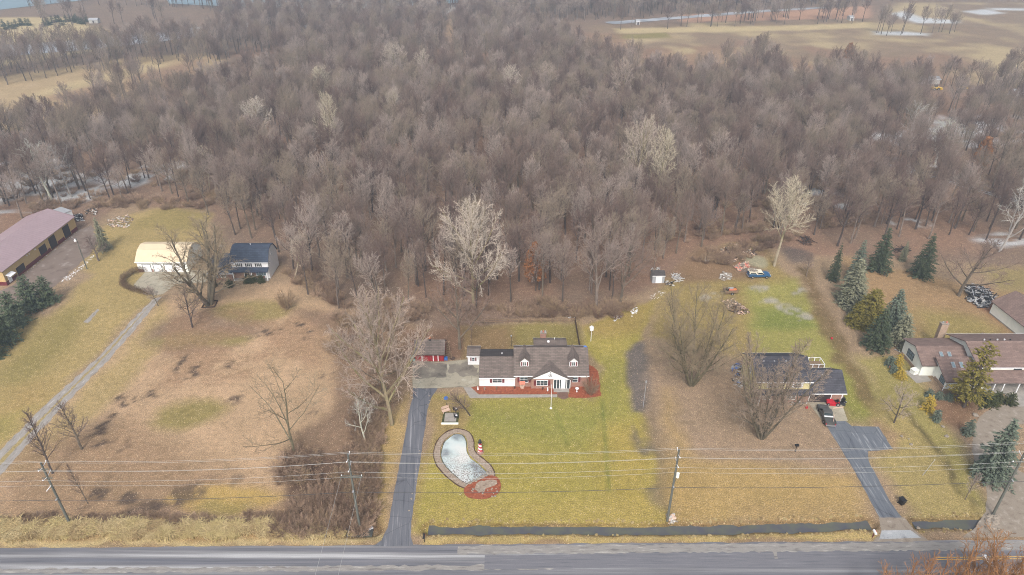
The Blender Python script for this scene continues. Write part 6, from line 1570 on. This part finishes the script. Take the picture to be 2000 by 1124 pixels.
# yellow machines far right
M['machine'] = surf('machine_yellow', (.55, .36, .05), .15, 1, .5)
for a, b, sc, lb in ((1826, 176, .7, 'yellow loader standing in the far clearing on the right'), (1878, 174, .6, 'yellow tractor right of the yellow loader')):
    X, Y = G(a, b); e = empty('loader', (X, Y, 0), .2, lb, 'loader'); e.scale = (sc,) * 3
    MB().box(-2.6, 2.2, -1.1, 1.1, 1.0, 2.2).build('body', M['machine'], e)
    MB().box(-1.0, .8, -.9, .9, 2.2, 3.6).build('cab', M['glass'], e)
    MB().prism([(3.2, .3), (4.6, .2), (4.4, 1.6), (3.4, 1.4)], -1.5, 1.5, 'y').build('bucket', M['machine'], e)
    for y in (-.9, .9): MB().tube((1.2, y, 2.1), (3.6, y, 1.0), .16).build('boom', M['machine'], e)
    for x in (-1.7, 1.5):
        for y in (-1.3, 1.3): wheel(e, x, y, .85, .5)
for a, b, lb, w_ in ((1816, 165, 'long pale shed in the far clearing', 5), (1995, 190, 'pale shed cut by the right edge, far back in the wood', 4), (183, 46, 'tiny grey farmhouse by the far plantation', 3), (1246, 49, 'tiny white caravan at the edge of the far marsh', 1.3), (1663, 41, 'tiny pale hut in the far marsh field', 1.5)):
    X, Y = G(a, b); e = empty('shed', (X, Y, 0), .1, lb, 'shed')
    gable_x(e, -w_, w_, [(0, 2.2), (2, 3.2), (4, 2.2)], 'palebits', 'grey' , .2, .2)
    door(e, (0, 0, .05), 1.2, 1.8, 's', 'darkdoor', False)

# ------------------------------------------------------------------ heaps of scrap, stone and snow
def heap(name, poly, n, mats, label, cat, hgt=.8, seed=0, ln=(.3, 1.2), rocks=.3):
    g = random.Random(seed); P = px_poly(poly); pts_ = scatter(P, n, seed); cx = sum(p[0] for p in P) / len(P); cy = sum(p[1] for p in P) / len(P)
    md = max(math.hypot(p[0] - cx, p[1] - cy) for p in P); root = empty(name, (cx, cy, 0), 0, label, cat)
    mats = ['palebits' if m == 'white' else m for m in mats]; mbs = {m: MB() for m in mats}
    for k, (x, y) in enumerate(pts_):
        f = 1 - math.hypot(x - cx, y - cy) / md; z = g.uniform(0, hgt) * max(.1, f); mb = mbs[g.choice(mats)]
        if g.random() < rocks: mb.m = Matrix.Identity(4); mb.rock((x - cx, y - cy, z), g.uniform(.15, .4), k)
        else:
            l = g.uniform(*ln); mb.m = Matrix.Translation((x - cx, y - cy, z + .1)) @ Matrix.Rotation(g.uniform(0, 3.14), 4, 'Z') @ Matrix.Rotation(g.uniform(-.5, .5), 4, 'Y'); mb.box(-l / 2, l / 2, -g.uniform(.04, .14), g.uniform(.04, .14), -.03, .05)
    nm = {'palebits': 'pale_pieces', 'wood': 'wood_pieces', 'dark': 'dark_pieces', 'stone': 'stone_pieces', 'darkwood': 'branches', 'grey': 'metal_pieces', 'blue': 'blue_pieces', 'black': 'black_pieces', 'terracotta': 'red_pieces', 'pinkwood': 'tan_pieces'}
    for m, mb in mbs.items():
        if mb.v: mb.build(nm.get(m, 'pieces'), M[m], root)['kind'] = 'stuff'
heap('scrap_heap', [(1410, 590), (1430, 586), (1458, 606), (1466, 614), (1440, 616), (1420, 606)], 230, ['darkwood', 'wood', 'darkwood', 'stone', 'pinkwood', 'wood'], 'long heap of brush and broken boards below the junk trailer', 'scrap heap', .9, 1)
heap('rubble_heap', [(1405, 545), (1412, 532), (1428, 536), (1428, 546), (1412, 549)], 90, ['stone', 'white', 'stone'], 'pile of pale broken concrete left of the blue pickup', 'rubble heap', .6, 2, rocks=.8)
heap('rubble_heap', [(1430, 522), (1460, 512), (1464, 524), (1444, 530)], 110, ['pinkwood', 'stone', 'terracotta'], 'pale and rusty rubble above the blue pickup', 'rubble heap', .7, 3, rocks=.7)
heap('rubble_heap', [(1370, 504), (1390, 500), (1392, 510), (1374, 514)], 50, ['stone', 'white'], 'small pale rubble heap at the far left of the debris yard', 'rubble heap', .5, 4, rocks=.8)
heap('rubble_heap', [(1395, 500), (1425, 476), (1475, 486), (1478, 500), (1440, 512), (1400, 518)], 330, ['stone', 'wood', 'pinkwood', 'darkwood', 'darkwood'], 'broad scatter of stones and wood at the back of the debris yard', 'rubble heap', .5, 5, rocks=.7)
heap('scrap_heap', [(1886, 566), (1902, 556), (1930, 574), (1944, 590), (1920, 606), (1890, 590)], 420, ['grey', 'white', 'dark', 'black', 'dark', 'grey'], 'big pile of scrap metal and white pipes beside the right-hand garage', 'scrap heap', 2.0, 6, (.5, 2.2), .1)
heap('scrap_heap', [(146, 424), (160, 420), (164, 432), (150, 434)], 130, ['black', 'grey', 'white', 'dark'], 'dark junk pile at the end of the tan barn', 'scrap heap', 1.6, 7, (.3, 1.3), .2)
heap('wood_heap', [(164, 412), (190, 408), (188, 420), (168, 420)], 80, ['wood', 'pinkwood', 'white', 'dark'], 'untidy pile of boards beyond the junk at the tan barn', 'wood heap', 1.0, 8)
heap('rubble_heap', [(208, 432), (250, 420), (262, 430), (248, 446), (214, 444)], 150, ['stone', 'wood', 'pinkwood', 'white'], 'scattered boards and rubble right of the narrow dark spruce', 'rubble heap', .4, 9)
heap('junk', [(1268, 528), (1284, 522), (1290, 527), (1284, 530)], 22, ['white', 'wood', 'grey'], 'small junk pile behind the grey hut', 'junk', .4, 10)
heap('pipe_stack', [(1312, 538), (1324, 534), (1332, 550), (1322, 552)], 26, ['white', 'grey'], 'white pipes lying beside the grey hut', 'pipes', .3, 11, (1.2, 2.6), 0)
heap('junk', [(1300, 552), (1316, 550), (1316, 560), (1302, 560)], 34, ['dark', 'black', 'white', 'wood'], 'dark junk in front of the grey hut', 'junk', .5, 12)
heap('junk', [(1428, 716), (1456, 708), (1460, 760), (1434, 756)], 120, ['grey', 'white', 'dark', 'blue', 'wood'], 'clutter along the left side of the cream house', 'junk', .8, 13)
heap('junk', [(1540, 782), (1574, 782), (1572, 790), (1542, 792)], 60, ['grey', 'white', 'dark', 'wood'], 'clutter in front of the brick ground floor of the cream house', 'junk', .5, 14)
heap('junk', [(1622, 786), (1650, 784), (1652, 792), (1630, 793)], 30, ['dark', 'grey', 'black'], 'dark clutter around the red riding mower', 'junk', .5, 16, (.2, .7))
heap('junk', [(1734, 712), (1744, 712), (1744, 720), (1736, 722)], 18, ['white', 'dark', 'terracotta'], 'small pile of garden things left of the olive-gold shrub', 'junk', .4, 17)
heap('debris', [(1565, 462), (1590, 470), (1584, 482), (1560, 474)], 40, ['dark', 'darkwood', 'darkwood'], 'fallen dark logs at the wood edge right of the pale grey tree', 'fallen logs', .5, 18, (1, 3.5), 0)
heap('debris', [(1744, 484), (1776, 484), (1774, 494), (1746, 494)], 40, ['black', 'darkwood'], 'dark junk pile between the two dark spruces', 'junk', .8, 19, (.5, 2), 0)
heap('debris', [(1925, 652), (1990, 684), (1984, 690), (1922, 658)], 46, ['grey', 'white', 'wood'], 'row of pipes and boards along the right-hand garage wall', 'boards', .25, 20, (.8, 2.2), 0)
heap('debris', [(1300, 1006), (1316, 1004), (1318, 1022), (1304, 1024)], 24, ['stone', 'white', 'pinkwood'], 'stones and broken wood at the foot of the transformer pole', 'stones', .25, 21, (.4, 1.0), .5)

def snowpatch(poly, label, n, seed, r=(.25, .7)):
    n = int(n * 3.2); r = (r[0] * .32, r[1] * .42)
    g = random.Random(seed); mb = MB()
    for k, (x, y) in enumerate(scatter(px_poly(poly), n, seed)): mb.rock((x, y, -.05), g.uniform(*r), k + seed, .3)
    tag(mb.build('snow_patch', M['snow']), label, 'snow', None, 'stuff')
snowpatch([(1104, 616), (1112, 612), (1128, 598), (1132, 604), (1130, 620), (1108, 622)], 'snow patch at the corner of the back fence', 34, 1)
snowpatch([(1196, 612), (1204, 606), (1214, 620), (1200, 628)], 'snow patch at the wood edge under the leaning tree', 22, 2)
snowpatch([(1232, 606), (1246, 598), (1246, 610), (1234, 620)], 'snow patch between the leaning tree and grey hut', 18, 3)
snowpatch([(1268, 578), (1292, 568), (1300, 572), (1284, 586), (1272, 588)], 'broken snow below the grey hut', 30, 4, (.2, .55))
snowpatch([(120, 550), (124, 543), (152, 524), (182, 498), (184, 501), (156, 530), (128, 553)], 'line of ploughed snow beside the barn yard', 75, 5, (.3, .6))
snowpatch([(22, 560), (60, 524), (112, 482), (152, 452), (155, 454), (114, 488), (64, 530), (26, 566)], 'strip of snow along the barn wall', 110, 6, (.25, .55))
snowpatch([(896, 966), (909, 957), (910, 964), (902, 969)], 'white snow patch at the edge of the red mulch by the pond', 12, 7, (.25, .45))
snowpatch([(764, 962), (769, 955), (766, 980), (759, 1006), (755, 1008), (758, 985)], 'crumbs of snow on the left side of the main driveway', 34, 8, (.12, .32))
snowpatch([(716, 1030), (726, 1026), (728, 1032), (720, 1035)], 'snow patch at the culvert beside the thicket', 9, 9, (.3, .6))
snowpatch([(1960, 1040), (1974, 1028), (1979, 1034), (1966, 1044)], 'dirty snow at the mouth of the gravel drive', 14, 10, (.3, .6))
snowpatch([(1990 - 30, 602 + 50), (1980, 656), (1984, 662), (1966, 660)], 'small white thing on the lawn by the right-hand garage', 4, 11, (.3, .5))

# railway in the wood on the right: ballast is painted ground; two rails on it
r0, r1 = G(1290, 193), G(2060, 416); mb = MB(); L = math.hypot(r1[0] - r0[0], r1[1] - r0[1]); nx, ny = -(r1[1] - r0[1]) / L, (r1[0] - r0[0]) / L
for o_ in (-.75, .75): mb.tube((r0[0] + nx * o_, r0[1] + ny * o_, .12), (r1[0] + nx * o_, r1[1] + ny * o_, .12), .09, n=4)
tag(mb.build('railway_track', M['grey']), kind='structure')

# ------------------------------------------------------------------ the air
hz = MB().box(-2750, 2750, -160, 4250, -1.8, 97).build('haze', M['white'])
m = bpy.data.materials.new('haze'); m.use_nodes = True; nt = m.node_tree; nt.nodes.remove(nt.nodes['Principled BSDF'])
pv = nt.nodes.new('ShaderNodeVolumePrincipled'); pv.inputs['Color'].default_value = (.70, .84, 1.0, 1); pv.inputs['Density'].default_value = .00055; pv.inputs['Anisotropy'].default_value = .2
nt.links.new(pv.outputs[0], nt.nodes['Material Output'].inputs['Volume'])
hz.data.materials.clear(); hz.data.materials.append(m); tag(hz, kind='stuff', label='thin blue haze over the distant woods', cat='haze')
